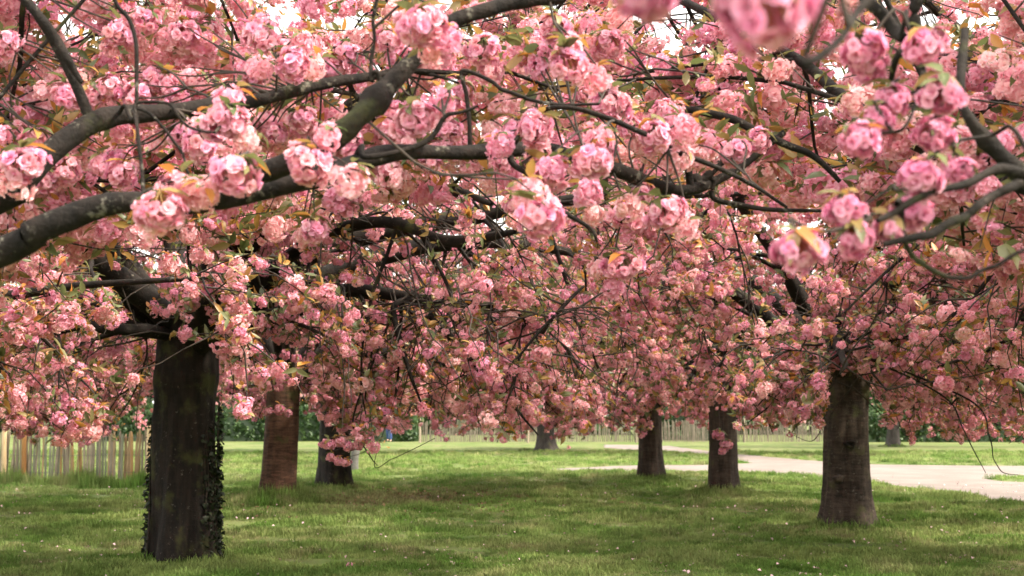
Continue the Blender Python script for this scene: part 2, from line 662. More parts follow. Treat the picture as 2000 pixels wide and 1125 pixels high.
def ground_h(X, Y):
    """Gentle bumps of the lawn, flat at the path, mounded round the trunks."""
    h = (np.sin(X * 1.3 + 1.7 * np.sin(Y * .7)) * np.sin(Y * .9 + 1.1 * np.sin(X * .6)) * .018
         + np.sin(X * 3.1 + Y * 1.3) * np.sin(Y * 2.7 - X * .8) * .010
         + np.sin(X * .31 + .5) * np.sin(Y * .23) * .03)
    near = (np.hypot(X, Y) < 140)
    h = np.where(near, h, 0)
    pd = path_dist(X, Y)
    h = (h - .0) * np.clip((pd - .15) / 1.2, 0, 1) + .03 * np.clip((pd - .05) / .35, 0, 1)
    for b in BASE.values():
        d = np.hypot(X - b[0], Y - b[1])
        h = h + .05 * np.exp(-(d / .75) ** 2)
    return h - .075


def axis(lo, hi, step, far):
    a = np.arange(lo, hi + step, step)
    g = []
    s, x = step, hi
    while x < far:
        s *= 1.35
        x += s
        g.append(x)
    gl = []
    s, x = step, lo
    while x > -far:
        s *= 1.35
        x -= s
        gl.append(x)
    return np.concatenate([gl[::-1], a, g])


gx = axis(-13, 15, .22, 1800)
gy = axis(8, 62, .22, 1800)
GX, GY = np.meshgrid(gx, gy)
GZ = ground_h(GX, GY)
gv = np.stack([GX.ravel(), GY.ravel(), GZ.ravel()], 1)
ii = np.arange(GX.size).reshape(GX.shape)
gf = np.stack([ii[:-1, :-1], ii[:-1, 1:], ii[1:, 1:], ii[1:, :-1]], -1).reshape(-1, 4)

GREEN_A, GREEN_B, STRAW, SOIL = (0.105, 0.195, 0.040), (0.225, 0.29, 0.095), (0.34, 0.30, 0.165), (0.12, 0.085, 0.06)
bare = on_ground(770, 972)


def turf_color(n, l, vec, blade):
    """Lawn colours by place: green, yellower and strawy patches, one worn patch."""
    f1 = noise_node(n, l, vec, 0.55, 4, .6)
    f2 = noise_node(n, l, vec, 2.3, 4, .6)
    f3 = noise_node(n, l, vec, 0.23, 2, .5)
    c = mixc(n, l, ramp(n, l, f1, .36, .62), GREEN_A, GREEN_B)
    st = math_node(n, l, 'MULTIPLY', ramp(n, l, f2, .44, .68), ramp(n, l, f3, .38, .58))
    c = mixc(n, l, math_node(n, l, 'MULTIPLY', st, .75 if blade else .85), c, STRAW)
    # worn patch with dry leaves under the crowns
    sub = n.new('ShaderNodeVectorMath')
    sub.operation = 'SUBTRACT'
    l.new(vec, sub.inputs[0])
    sub.inputs[1].default_value = (bare[0], bare[1], 0)
    mul = n.new('ShaderNodeVectorMath')
    mul.operation = 'MULTIPLY'
    l.new(sub.outputs[0], mul.inputs[0])
    mul.inputs[1].default_value = (.55, .36, 0)
    ln = n.new('ShaderNodeVectorMath')
    ln.operation = 'LENGTH'
    l.new(mul.outputs[0], ln.inputs[0])
    w = math_node(n, l, 'ADD', ln.outputs['Value'], math_node(n, l, 'MULTIPLY', math_node(n, l, 'SUBTRACT', f2, .5), 1.6))
    inv = math_node(n, l, 'SUBTRACT', 1.0, ramp(n, l, w, .35, 1.0), True)
    return mixc(n, l, math_node(n, l, 'MULTIPLY', inv, .55 if blade else .85), c, (0.20, 0.15, 0.095))


m, n, l = mat('turf')
tc = n.new('ShaderNodeTexCoord')
c = turf_color(n, l, tc.outputs['Object'], False)
f = noise_node(n, l, tc.outputs['Object'], 22, 5, .7)
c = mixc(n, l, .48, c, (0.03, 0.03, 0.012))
c = mixc(n, l, math_node(n, l, 'MULTIPLY', ramp(n, l, f, .45, .75), .5), c, SOIL)
b = n.new('ShaderNodeBsdfPrincipled')
b.inputs['Roughness'].default_value = .95
b.inputs['Specular IOR Level'].default_value = .1
l.new(c, b.inputs['Base Color'])
bp = n.new('ShaderNodeBump')
bp.inputs['Strength'].default_value = .6
bp.inputs['Distance'].default_value = .05
l.new(f, bp.inputs['Height'])
l.new(bp.outputs[0], b.inputs['Normal'])
o = n.new('ShaderNodeOutputMaterial')
l.new(b.outputs[0], o.inputs['Surface'])
M_TURF = m
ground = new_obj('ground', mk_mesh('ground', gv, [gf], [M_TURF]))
ground['kind'] = 'structure'
ground['label'] = 'park lawn of short grass under the cherry trees'

m, n, l = mat('gravel_path')
tc = n.new('ShaderNodeTexCoord')
f = noise_node(n, l, tc.outputs['Object'], .8, 5, .6)
g = noise_node(n, l, tc.outputs['Object'], 45, 3, .7)
c = mixc(n, l, ramp(n, l, f, .35, .68), (0.15, 0.122, 0.104), (0.20, 0.167, 0.146))
c = mixc(n, l, math_node(n, l, 'MULTIPLY', ramp(n, l, g, .4, .7), .3), c, (0.10, 0.08, 0.065))
b = n.new('ShaderNodeBsdfPrincipled')
b.inputs['Roughness'].default_value = .95
l.new(c, b.inputs['Base Color'])
bp = n.new('ShaderNodeBump')
bp.inputs['Strength'].default_value = .4
bp.inputs['Distance'].default_value = .02
l.new(g, bp.inputs['Height'])
l.new(bp.outputs[0], b.inputs['Normal'])
o = n.new('ShaderNodeOutputMaterial')
l.new(b.outputs[0], o.inputs['Surface'])
from mathutils.geometry import tessellate_polygon
dens = []
for i in range(len(path_xy)):                               # uneven edge where turf meets gravel
    a, b_ = path_xy[i], path_xy[(i + 1) % len(path_xy)]
    k = max(1, int(np.linalg.norm(b_ - a) / .7))
    for j in range(k):
        p = a + (b_ - a) * j / k
        if j:
            p = p + RNG.normal(0, .07, 2)
        dens.append(p)
dens = np.array(dens)
tri = tessellate_polygon([[Vector((p[0], p[1], 0)) for p in dens]])
pv = np.column_stack([dens, np.full(len(dens), -.062)])
tri = np.array(tri)
e1, e2 = pv[tri[:, 1]] - pv[tri[:, 0]], pv[tri[:, 2]] - pv[tri[:, 0]]
flip = (e1[:, 0] * e2[:, 1] - e1[:, 1] * e2[:, 0]) < 0
tri[flip] = tri[flip][:, ::-1]
path = new_obj('path', mk_mesh('path', pv, [tri], [m], False))
path['kind'] = 'structure'
path['label'] = 'pale gravel path curving through the lawn'

# ------------------------------------------------------------------ crown silhouettes seen in the photograph
BOT_X = [-400, 0, 60, 140, 220, 285, 330, 400, 430, 500, 575, 640, 700, 740, 800, 860, 930, 1000, 1080, 1160, 1240, 1300, 1340, 1400, 1440,
         1500, 1560, 1620, 1660, 1700, 1740, 1800, 1860, 1900, 1960, 2000, 2400]
BOT_Y = [852, 838, 850, 868, 850, 858, 770, 730, 828, 835, 760, 850, 875, 862, 850, 845, 845, 850, 858, 845, 852, 835, 835, 830, 835,
         825, 832, 830, 725, 770, 845, 840, 868, 850, 868, 860, 870]
HOLES = [(1085, 12, 28), (1292, 78, 24), (1220, 158, 22), (1815, 30, 32), (1378, 82, 18), (1690, 22, 14)]
WINDOWS = [  # (left, right, top, bottom, depth of the trunk): nothing hangs in front of these trunks
    (284, 424, 664, 1100, 14.9), (498, 580, 762, 990, 24.5), (1622, 1702, 728, 1030, 19.0),
    (1380, 1444, 836, 970, 27), (1246, 1296, 862, 940, 32)]


def keep_mask(P, size, jitter=20.0, zmin=1.3):
    px, py, dep = project(P)
    view = (dep > .3) & (px > -350) & (px < 2350)
    bot = np.interp(px, BOT_X, BOT_Y) + 6 + 9 * np.sin(px * .047) + 6 * np.sin(px * .113 + 1) + RNG.normal(0, jitter, len(P)) - .5 * size * FPX / np.maximum(dep, 1)
    ok = np.where(view, py < bot, P[:, 2] > zmin)
    ok &= P[:, 2] > 1.0
    for (x0, x1, y0, y1, d) in WINDOWS:
        ok &= ~((dep < d) & (px > x0 - 8) & (px < x1 + 8) & (py > y0) & (py < y1))
    for (hx, hy, hr) in HOLES:
        ok &= ~(view & (np.hypot(px - hx, py - hy) < hr * RNG.uniform(.7, 1.15, len(P))))
    e = ((px - 840) / 250) ** 2 + ((py - 480) / 150) ** 2                 # open, twiggy middle
    ok &= ~((e < 1) & (dep < 17) & (RNG.random(len(P)) < .4 * (1.15 - e)))
    return ok


def grow(start, d, length, K, wob, droop):
    N = len(start)
    P = np.zeros((N, K, 3))
    P[:, 0] = start
    d = d / (np.linalg.norm(d, axis=1, keepdims=True) + 1e-9)
    step = (length / (K - 1))[:, None]
    for k in range(1, K):
        d = d + RNG.normal(0, wob, (N, 3))
        d[:, 2] -= droop
        d /= np.linalg.norm(d, axis=1, keepdims=True) + 1e-9
        P[:, k] = P[:, k - 1] + d * step
    return P


def along(P, t):
    """Points and tangents at parameter t (N,) on polylines P (N,K,3)."""
    K = P.shape[1]
    u = np.clip(t, 0, .9999) * (K - 1)
    i = u.astype(int)
    r = np.arange(len(P))
    a, b_ = P[r, i], P[r, i + 1]
    return a + (b_ - a) * (u - i)[:, None], b_ - a


def trunk_mesh(name, base, height, r, lean, m, seed, flare=.35, bulge=None, seg=56, rings=50, lump=.05, cleft=None):
    """Tapered trunk with root flare, flutes and lumps, in the tree's own frame."""
    V = []
    for i in range(rings + 1):
        t = i / rings
        z = -.15 + (height + .15) * t
        rr = r * (1.04 - .10 * t) * (1 + flare * math.exp(-max(z, 0) / .30) + .10 * math.exp(-abs(t - 1) / .12))
        if bulge:
            rr *= 1 + bulge[1] * math.exp(-((z - bulge[0]) / .12) ** 2)
        cx, cy = lean[0] * max(z, 0), lean[1] * max(z, 0)
        for k in range(seg):
            a = 2 * math.pi * k / seg
            ca, sa = math.cos(a), math.sin(a)
            nn = noise.noise(Vector((ca * 1.3 + seed, sa * 1.3, z * .55))) * lump * 1.6
            nn += noise.noise(Vector((ca * 4 + seed, sa * 4, z * 1.2))) * lump * .8
            nn += noise.noise(Vector((ca * 9 + seed, sa * 9, z * 5))) * lump * .35
            fl = math.exp(-max(z, 0) / .35) * .13 * math.sin(a * 5 + seed) + .02 * math.sin(a * 3 + seed * 2 + z * .6)
            q = rr * (1 + nn + fl)
            if cleft is not None:
                da = (a - cleft + math.pi) % (2 * math.pi) - math.pi
                q -= rr * .17 * math.exp(-(da / .13) ** 2) / (1 + math.exp((z - .95) * 5))
                q += rr * .06 * math.exp(-((abs(da) - .32) / .16) ** 2) / (1 + math.exp((z - 1.0) * 5))
            V.append((cx + ca * q, cy + sa * q, z))
    V.append((lean[0] * height, lean[1] * height, height + .06))
    F = []
    for i in range(rings):
        for k in range(seg):
            k2 = (k + 1) % seg
            F.append((i * seg + k, i * seg + k2, (i + 1) * seg + k2, (i + 1) * seg + k))
    top = len(V) - 1
    T = [(rings * seg + k, rings * seg + (k + 1) % seg, top) for k in range(seg)]
    return mk_mesh(name, np.array(V), [np.array(F), np.array(T)], [m])


def near_cluster(parent, p, diam, origin, flowers=MESH_FLOWER):
    """One pom-pom close to the lens: stalks as the part, each flower and leaf a sub-part."""
    s = diam / .125
    core = []
    dirs = fib_dirs(random.choice((32, 35, 38)), .28)
    for d in dirs:
        core.append([np.array([0, 0, .055]), np.array([0, 0, .03]) + d * .012, d * .036])
    cv, cq = tubes(np.array(core), np.tile([.0016, .0012, .001], (len(core), 1)), 3)
    me = mk_mesh('blossom_cluster', cv, [cq], [M_LEAF], True, None, {'shade': np.full(len(cv), .4)})
    c = new_obj('blossom_cluster', me, parent, p - origin, (random.uniform(-.35, .35), random.uniform(-.35, .35), random.uniform(0, 6.28)), s)
    sq = np.array([random.uniform(.8, 1.35), random.uniform(.8, 1.35), random.uniform(.68, 1.05)])
    for d in dirs:
        Mx = rot_to(d + RNG.normal(0, .2, 3))
        o = bpy.data.objects.new('flower', random.choice(flowers))
        COL.objects.link(o)
        o.parent = c
        from mathutils import Matrix
        o.matrix_local = Matrix.Translation(Vector(d * sq * .041 * random.uniform(.6, 1.22))) @ Matrix([list(r_) for r_ in Mx]).to_4x4()
        k = random.uniform(.88, 1.15)
        o.scale = (k, k, k * random.uniform(.9, 1.2))
    for k in range(random.choice((4, 5, 6, 7))):
        new_obj('leaf', random.choice(MESH_LEAF), c, (0, 0, random.uniform(.035, .055)),
                (random.uniform(-.4, .4), random.uniform(-.7, .35), random.uniform(0, 6.28)), random.uniform(.7, 1.15))
    return c


def build_tree(key, label, base, r, fork, R, H, nlimb, bark_m, limb_m, seed, lean=(0, 0), manual=(), near=(), group='cherry trees in the lawn',
               n2=18, n3=10, per=7, far=False, extra_keep=None, az_range=None, bulge=None, flare=.35, single_cap=300, hand_lines=(), cl_scale=1.0, up=(.25, 1.1), limb_r=1.0, tw_r=1.7, lump=.06, web=()):
    global RNG
    RNG = np.random.default_rng(seed)
    random.seed(seed)
    base = np.array([base[0], base[1], 0.0])
    base[2] = float(ground_h(np.array([base[0]]), np.array([base[1]]))[0]) - .02
    t = thing('cherry_tree', label, 'cherry tree', tuple(base), group)
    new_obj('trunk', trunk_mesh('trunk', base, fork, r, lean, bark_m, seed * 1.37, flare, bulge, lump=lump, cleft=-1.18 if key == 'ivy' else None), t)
    top = base + np.array([lean[0] * fork, lean[1] * fork, fork])
    # --- main limbs
    limbs = []
    for i in range(nlimb):
        if az_range is None:
            az = 2 * math.pi * (i + RNG.uniform(-.3, .3)) / nlimb + seed
        else:
            az = math.radians(az_range[0] + (az_range[1] - az_range[0]) * (i + RNG.uniform(.1, .9)) / nlimb)
        el = RNG.uniform(*up) if i % 3 else RNG.uniform(.9, 1.8)
        d = np.array([[math.cos(az), math.sin(az), el]])
        L = np.array([RNG.uniform(.85, 1.1) * math.hypot(R, .5 * (H - fork))])
        s = (top + np.array([math.cos(az) * r * .35, math.sin(az) * r * .35, RNG.uniform(-.45, -.1)]))[None]
        P = grow(s, d, L, 12, .10, .065 if el < .9 else .03)[0]
        over = P[:, 2] - (base[2] + H)
        P[:, 2] -= np.where(over > 0, over * .85, 0)
        rad = np.linspace(r * RNG.uniform(.36, .5) * limb_r, .014, 12)
        fine = smooth_line(np.column_stack([P, rad]), 30)
        fx, fy, fd = project(fine[:, :3])                   # a limb stops where the crown ends
        bad = (fd > .5) & (fx > -350) & (fx < 2350) & (fy > np.interp(fx, BOT_X, BOT_Y) - 25)
        bad |= fine[:, 2] < 1.5
        if extra_keep is not None:
            bad |= ~extra_keep(fine[:, :3])
        if True:
            bad[:6] = False
            if bad.any():
                fine = fine[:np.argmax(bad)]
                if len(fine) < 8:
                    continue
                fine[:, 3] *= np.linspace(1, .25, len(fine))
        limbs.append((fine[:, :3], fine[:, 3]))
    for ctrl in manual:                                     # limbs traced: rows of (px, py, distance, radius)
        pts = np.array([np.append(at(a, b_, c_), q) for a, b_, c_, q in ctrl])
        joined = limbs and min(np.linalg.norm(p_ - pts[0, :3], axis=1).min() for p_, _ in limbs) < .12
        if np.linalg.norm(pts[0, :3] - top) > .25 and not joined:
            root = np.append(top - np.array([0, 0, .3]), max(pts[0, 3] * 1.15, pts[0, 3]))
            pts = np.vstack([root, pts])
        sm = smooth_line(pts, max(14, len(ctrl) * 6))
        P = sm[:, :3] + wander(len(sm), .005, 8)
        limbs.append((P, np.maximum(sm[:, 3], .004)))
    twig_parts, ends, bare_parts = [], [], []
    for P, rad in limbs:
        K = len(P)
        rr = rad * (1 + wander(K, .07, 4, 1)[:, 0])
        for k0 in RNG.uniform(3, K - 2, 3 + K // 14):           # old pruning knobs and swollen forks
            rr = rr * (1 + RNG.uniform(.08, .28) * np.exp(-((np.arange(K) - k0) / 1.1) ** 2))
        if K > 12:
            P = P + wander(K, .008, 6)
        lv, lq = tubes(P[None], rr[None], 16)
        cen = np.repeat(P, 16, 0)
        lv = cen + (lv - cen) * (1 + RNG.normal(0, .025, (len(lv), 1)))
        parts = [(lv, lq)]
        clen = np.concatenate([[0], np.cumsum(np.linalg.norm(np.diff(P, axis=0), axis=1))])
        Ltot = clen[-1]
        # --- secondary branches
        m2 = max(3, int(n2 * Ltot / 5.5))
        tt = np.sort(RNG.uniform(.2, 1.0, m2))
        st, tg = along(np.repeat(P[None], m2, 0), tt)
        tg /= np.linalg.norm(tg, axis=1, keepdims=True) + 1e-9
        side = np.cross(tg, [0, 0, 1.0])
        side /= np.linalg.norm(side, axis=1, keepdims=True) + 1e-9
        sg = np.where(np.arange(m2) % 2 == 0, 1, -1)[:, None]
        d2 = tg * RNG.uniform(.2, 1.0, (m2, 1)) + side * sg * RNG.uniform(.4, 1.1, (m2, 1))
        d2[:, 2] += np.where((RNG.random(m2) < .45) & (tt > .4), RNG.uniform(-1.3, -.5, m2), RNG.uniform(-.45, .65, m2))
        L2 = RNG.uniform(.9, 2.3, m2) * (1.15 - .45 * tt) * min(1.0, R / 4.5)
        B = grow(st, d2, L2, 7, .16, .07)
        r0 = np.interp(tt, np.linspace(0, 1, K), rad) * RNG.uniform(.3, .5, m2)
        r0 = np.clip(r0, .008, .04)
        for attempt in range(4):                            # boughs that would leave the crown are shorter
            ok2 = keep_mask(B[:, -1], .0, 18) & keep_mask(B[:, 3], .0, 18)
            if extra_keep is not None:
                ok2 &= extra_keep(B[:, -1]) & extra_keep(B[:, 4]) & extra_keep(B[:, 2])
            if attempt < 3:
                B[~ok2] = B[~ok2][:, :1] + (B[~ok2] - B[~ok2][:, :1]) * .68
        B, r0 = B[ok2], r0[ok2]
        if len(B):
            parts.append(tubes(B, r0[:, None] * np.linspace(1, .3, 7)[None] + .002, 6))
            # --- twigs
            m3 = len(B) * n3
            src = np.repeat(np.arange(len(B)), n3)
            tt3 = np.tile(np.linspace(.12, 1.0, n3), len(B)) + RNG.uniform(-.05, .05, m3)
            st3, tg3 = along(B[src], np.clip(tt3, 0, 1))
            tg3 /= np.linalg.norm(tg3, axis=1, keepdims=True) + 1e-9
            d3 = tg3 * .5 + RNG.normal(0, .6, (m3, 3))
            d3[:, 2] += RNG.uniform(-.3, .35, m3)
            T = grow(st3, d3, RNG.uniform(.3, .85, m3), 5, .22, .14)
            ok3 = keep_mask(T[:, -1], .03, 15)
            if extra_keep is not None:
                ok3 &= extra_keep(T[:, -1]) & extra_keep(T[:, 2])
            T = T[ok3]
            mb = max(2, int(len(B) * 1.7))
            sb, tb = along(B[RNG.integers(0, len(B), mb)], RNG.uniform(.3, 1, mb))
            db = tb / (np.linalg.norm(tb, axis=1, keepdims=True) + 1e-9) + RNG.normal(0, .4, (mb, 3))
            W = grow(sb, db, RNG.uniform(.4, 1.5, mb), 8, .2, .17)
            okb = keep_mask(W[:, -1], .02, 22) & keep_mask(W[:, 4], .02, 22)
            if extra_keep is not None:
                okb &= extra_keep(W[:, -1]) & extra_keep(W[:, 4])
            W = W[okb]
            if len(W):
                bare_parts.append(tubes(W, np.tile(np.linspace(.0075, .0028, 8) * tw_r * .8, (len(W), 1)), 4))
            if len(T):
                twig_parts.append((T, tw_r * np.tile(np.array([.0055, .0045, .0036, .003, .0022]), (len(T), 1))))
                ends.append(T)
        v, q = merge(parts)
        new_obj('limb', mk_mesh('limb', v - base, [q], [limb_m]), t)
    # --- traced finer boughs
    allP = np.concatenate([p for p, _ in limbs])
    hp = []
    for ctrl in hand_lines:
        pts = np.array([np.append(at(a, b_, c_), q) for a, b_, c_, q in ctrl])
        near_i = np.argmin(np.linalg.norm(allP - pts[0, :3], axis=1))
        if np.linalg.norm(allP[near_i] - pts[0, :3]) > .02:
            mid = (allP[near_i] + pts[0, :3]) / 2 + np.array([0, 0, .04])
            pts = np.vstack([np.append(allP[near_i], pts[0, 3] * 1.2), np.append(mid, pts[0, 3] * 1.1), pts])
        sm = smooth_line(pts, max(16, len(pts) * 8))
        P = sm[:, :3] + wander(len(sm), .003, 5)
        v, q = tubes(P[None], np.maximum(sm[:, 3], .0025)[None], 10)
        new_obj('bough', mk_mesh('bough', v - base, [q], [limb_m]), t)
        hp.append(P)
    if hp:
        allP = np.concatenate([allP] + hp)
    for (cx, cy, rx, ry, cnt) in web:                       # fine bare twigs in the shaded inside of the crown
        wx, wy, wd = project(allP)
        src = allP[(((wx - cx) / rx) ** 2 + ((wy - cy) / ry) ** 2 < 1) & (wd > 5)]
        if len(src) < 3:
            continue
        st = src[RNG.integers(0, len(src), cnt)]
        dd = RNG.normal(0, 1, (cnt, 3)) * np.array([1, .8, .7])
        W = grow(st, dd, RNG.uniform(.6, 2.4, cnt), 9, .16, .09)
        W = W[keep_mask(W[:, -1], .0, 10)]
        bare_parts.append(tubes(W, np.tile(np.linspace(.011, .004, 9), (len(W), 1)), 5))
        s2 = np.repeat(W[:, 2:8].reshape(-1, 3), 1, 0)
        s2 = s2[RNG.random(len(s2)) < .4]
        W2 = grow(s2, RNG.normal(0, 1, (len(s2), 3)), RNG.uniform(.2, .6, len(s2)), 6, .25, .15)
        W2 = W2[keep_mask(W2[:, -1], .0, 10)]
        bare_parts.append(tubes(W2, np.tile(np.linspace(.006, .003, 6), (len(W2), 1)), 4))
    # --- pom-poms nearest the lens, each on its own twig
    tw2 = []
    for (px, py, dia, nd) in near:
        Y = nd if nd else float(np.clip(.125 * FPX / dia, 3.0, 4.7))
        p = at(px, py, Y)
        near_cluster(t, p, dia * Y / FPX, base, MESH_FLOWER_DEEP if key == 'fore_right' else MESH_FLOWER)
        stalk = p + np.array([0, 0, .045 * dia * Y / FPX / .125])
        j = np.argmin(np.linalg.norm((allP - stalk) * np.array([1, 1, 1.0]), axis=1))
        a = allP[j]
        mid1 = a + (stalk - a) * .4 + RNG.normal(0, .025, 3) + np.array([0, 0, .02])
        mid2 = a + (stalk - a) * .8 + RNG.normal(0, .012, 3) + np.array([0, 0, .012])
        for q_ in range(2 if dia > 62 and nd is None else 0):          # smaller trusses crowd round it
            off_ = RNG.normal(0, 1, 3)
            off_ *= np.array([1, .9, .55]) * dia * Y / FPX * RNG.uniform(.75, 1.15) / np.linalg.norm(off_)
            off_[1] = abs(off_[1])
            cp = p + off_
            if keep_mask(cp[None], .05)[0]:
                sz = dia * Y / FPX * RNG.uniform(.6, .9)
                new_obj('blossom_cluster', random.choice(MESH_MID), t, cp - base, (RNG.normal(0, .3), RNG.normal(0, .3), RNG.uniform(0, 6.28)), sz / .118)
                st2 = cp + np.array([0, 0, .04])
                tw2.append(smooth_line(np.array([mid1, mid1 + (st2 - mid1) * .5 + RNG.normal(0, .015, 3), st2]), 9))
        tw2.append(smooth_line(np.array([a, mid1, mid2, stalk]), 9))
    parts = [tubes(T, Rr, 3) for T, Rr in twig_parts] + bare_parts
    if tw2:
        parts.append(tubes(np.array(tw2), np.tile(np.linspace(.0042, .0022, 9), (len(tw2), 1)), 6))
    v, q = merge(parts)
    if len(v):
        o = new_obj('twigs', mk_mesh('twigs', v - base, [q], [M_TWIG]), t)
        o['kind'] = 'stuff'
    # --- blossom clusters along the outer twigs
    if ends:
        T = np.concatenate(ends)
        pts = []
        for s in np.linspace(.42, 1.0, per):
            p, _ = along(T, np.clip(np.full(len(T), s) + RNG.uniform(-.08, .08, len(T)), 0, 1))
            pts.append(p)
        pts = np.concatenate(pts) + RNG.normal(0, .035, (len(T) * per, 3))
        pts[:, 2] -= .045
        den = np.array([noise.noise(Vector(p_) * 1.5) + .5 * noise.noise(Vector(p_) * 3.7) for p_ in pts])
        pts = pts[RNG.random(len(pts)) < np.clip(.86 + 1.0 * den, .22, 1)]
        size = np.clip(RNG.normal(.096, .030, len(pts)), .04, .17) * cl_scale
        shp = RNG.uniform(.78, 1.28, (len(pts), 3)) * np.array([1.05, 1.05, .92])
        ok = keep_mask(pts, .06)
        if extra_keep is not None:
            ok &= extra_keep(pts)
        pts, size, shp = pts[ok], size[ok], shp[ok]
        rot = np.column_stack([RNG.normal(0, .35, len(pts)), RNG.normal(0, .35, len(pts)), RNG.uniform(0, 6.28, len(pts))])
        px, py, dep = project(pts)
        pix = np.where((dep > .5) & (px > -20) & (px < 2020) & (py > -20) & (py < 1125), size * FPX / np.maximum(dep, .5), 0)
        order = np.argsort(-pix)
        pick = order[:single_cap]
        pick = pick[pix[pick] >= 10]
        rest = np.setdiff1d(order, pick)
        for i in pick:
            new_obj('blossom_cluster', random.choice(MESH_MID), t, pts[i] - base, rot[i], size[i] / .118 * shp[i])
        if len(rest):
            kinds = RNG.random(len(rest))
            main = rest[kinds < .86]
            spr = rest[kinds >= .86]
            scatter('blossoms', t, pts[main] - base, rot[main], size[main, None] / .118 * shp[main], P_FAR if far else P_MID)
            if len(spr):
                scatter('blossom_sprigs', t, pts[spr] - base, rot[spr], size[spr] / .11, P_SPRIG)
        # young bronze and green leaves at the twig tips
        ltp = np.concatenate([T[:, 4], T[:, 3], T[:, 2]])
        ltp = ltp[RNG.random(len(ltp)) < .8]
        ltp = ltp + RNG.normal(0, .035, ltp.shape)
        ok = keep_mask(ltp, .04)
        if extra_keep is not None:
            ok &= extra_keep(ltp)
        ltp = ltp[ok]
        if len(ltp):
            lr = np.column_stack([RNG.normal(0, .5, len(ltp)), RNG.normal(0, .5, len(ltp)), RNG.uniform(0, 6.28, len(ltp))])
            scatter('leaves', t, ltp - base, lr, RNG.uniform(.9, 1.7, len(ltp)) * (1.0 if tw_r > 1 else .8), P_TUFT)
    return t, base


# ------------------------------------------------------------------ the trees
def keep_ta(P):
    px, py, dep = project(P)
    inv = (px > -250) & (px < 2250) & (dep > 0)
    low = np.interp(px, [-300, 0, 250, 500, 800, 1100, 1400, 1700, 2200], [560, 560, 470, 480, 420, 480, 470, 380, 350]) + RNG.normal(0, 18, len(P))
    return np.where(inv, (dep > 4.7) & (py < low), True) & ~((dep < 4.3) & (dep > -1) & (np.abs(P[:, 0]) < 1.9))


def keep_tb(P):
    px, py, dep = project(P)
    inv = (px > -250) & (px < 2250) & (dep > 0)
    low = np.interp(px, [900, 1300, 1600, 2000, 2300], [250, 330, 430, 560, 600]) + RNG.normal(0, 18, len(P))
    return np.where(inv, (dep > 4.0) & (py < low), True) & ~((dep < 4.0) & (dep > -1) & (P[:, 0] < 1.6))


NEAR_TA = [(356, 68, 72), (508, 75, 78), (575, 128, 82), (500, 142, 70), (270, 190, 74), (215, 172, 62), (135, 188, 74), (318, 163, 72), (352, 196, 64),
           (10, 86, 66), (440, 240, 95), (392, 282, 86), (475, 262, 72), (592, 238, 72), (540, 262, 54), (600, 322, 102), (458, 342, 105), (415, 374, 64),
           (315, 415, 105), (240, 340, 72), (45, 322, 95), (66, 275, 72), (132, 332, 64), (680, 105, 62), (650, 132, 70), (285, 40, 64), (230, 68, 70),
           (820, 52, 100), (868, 88, 64), (945, 100, 76), (1085, 56, 76), (1112, 126, 92), (1060, 116, 72), (1190, 86, 74), (1196, 206, 82), (1150, 188, 62),
           (882, 256, 66), (810, 234, 90), (772, 224, 62), (1045, 250, 86), (1004, 256, 64), (1278, 268, 86), (1296, 220, 66), (1072, 343, 86), (1158, 316, 92),
           (1140, 352, 62), (1055, 425, 102), (1140, 392, 62), (1300, 415, 86), (1226, 425, 76), (1255, 378, 56), (690, 272, 52), (985, 320, 54), (840, 318, 60),
           (1432, 298, 76), (1482, 275, 60), (615, 450, 72), (1215, 520, 76), (1010, 400, 56), (180, 185, 60), (520, 240, 60), (90, 350, 60), (560, 95, 60),
           (410, 215, 66), (905, 180, 60), (760, 80, 60), (1230, 250, 52), (1180, 290, 60), (350, 262, 66), (300, 225, 60)]
NEAR_TA = [(a, b_, c_, None) for a, b_, c_ in NEAR_TA]
NEAR_TB = [(1685, 95, 92, 2.7), (1700, 130, 76, 2.75), (1800, 92, 96, 2.7), (1830, 80, 62, 2.75), (1745, 198, 78, 2.7), (1680, 272, 92, 2.6), (1715, 236, 78, 2.65), (1840, 186, 104, 2.6), (1825, 262, 92, 2.7),
           (1800, 348, 108, 2.55), (1872, 334, 80, 2.7), (1652, 412, 92, 2.5), (1672, 470, 92, 2.5), (1786, 412, 104, 2.6), (1562, 492, 106, 2.45), (1735, 448, 84, 2.55),
           (1500, 22, 190, 1.32), (1560, 8, 140, 1.36), (1440, -2, 130, 1.34), (1262, -8, 135, 1.36)]

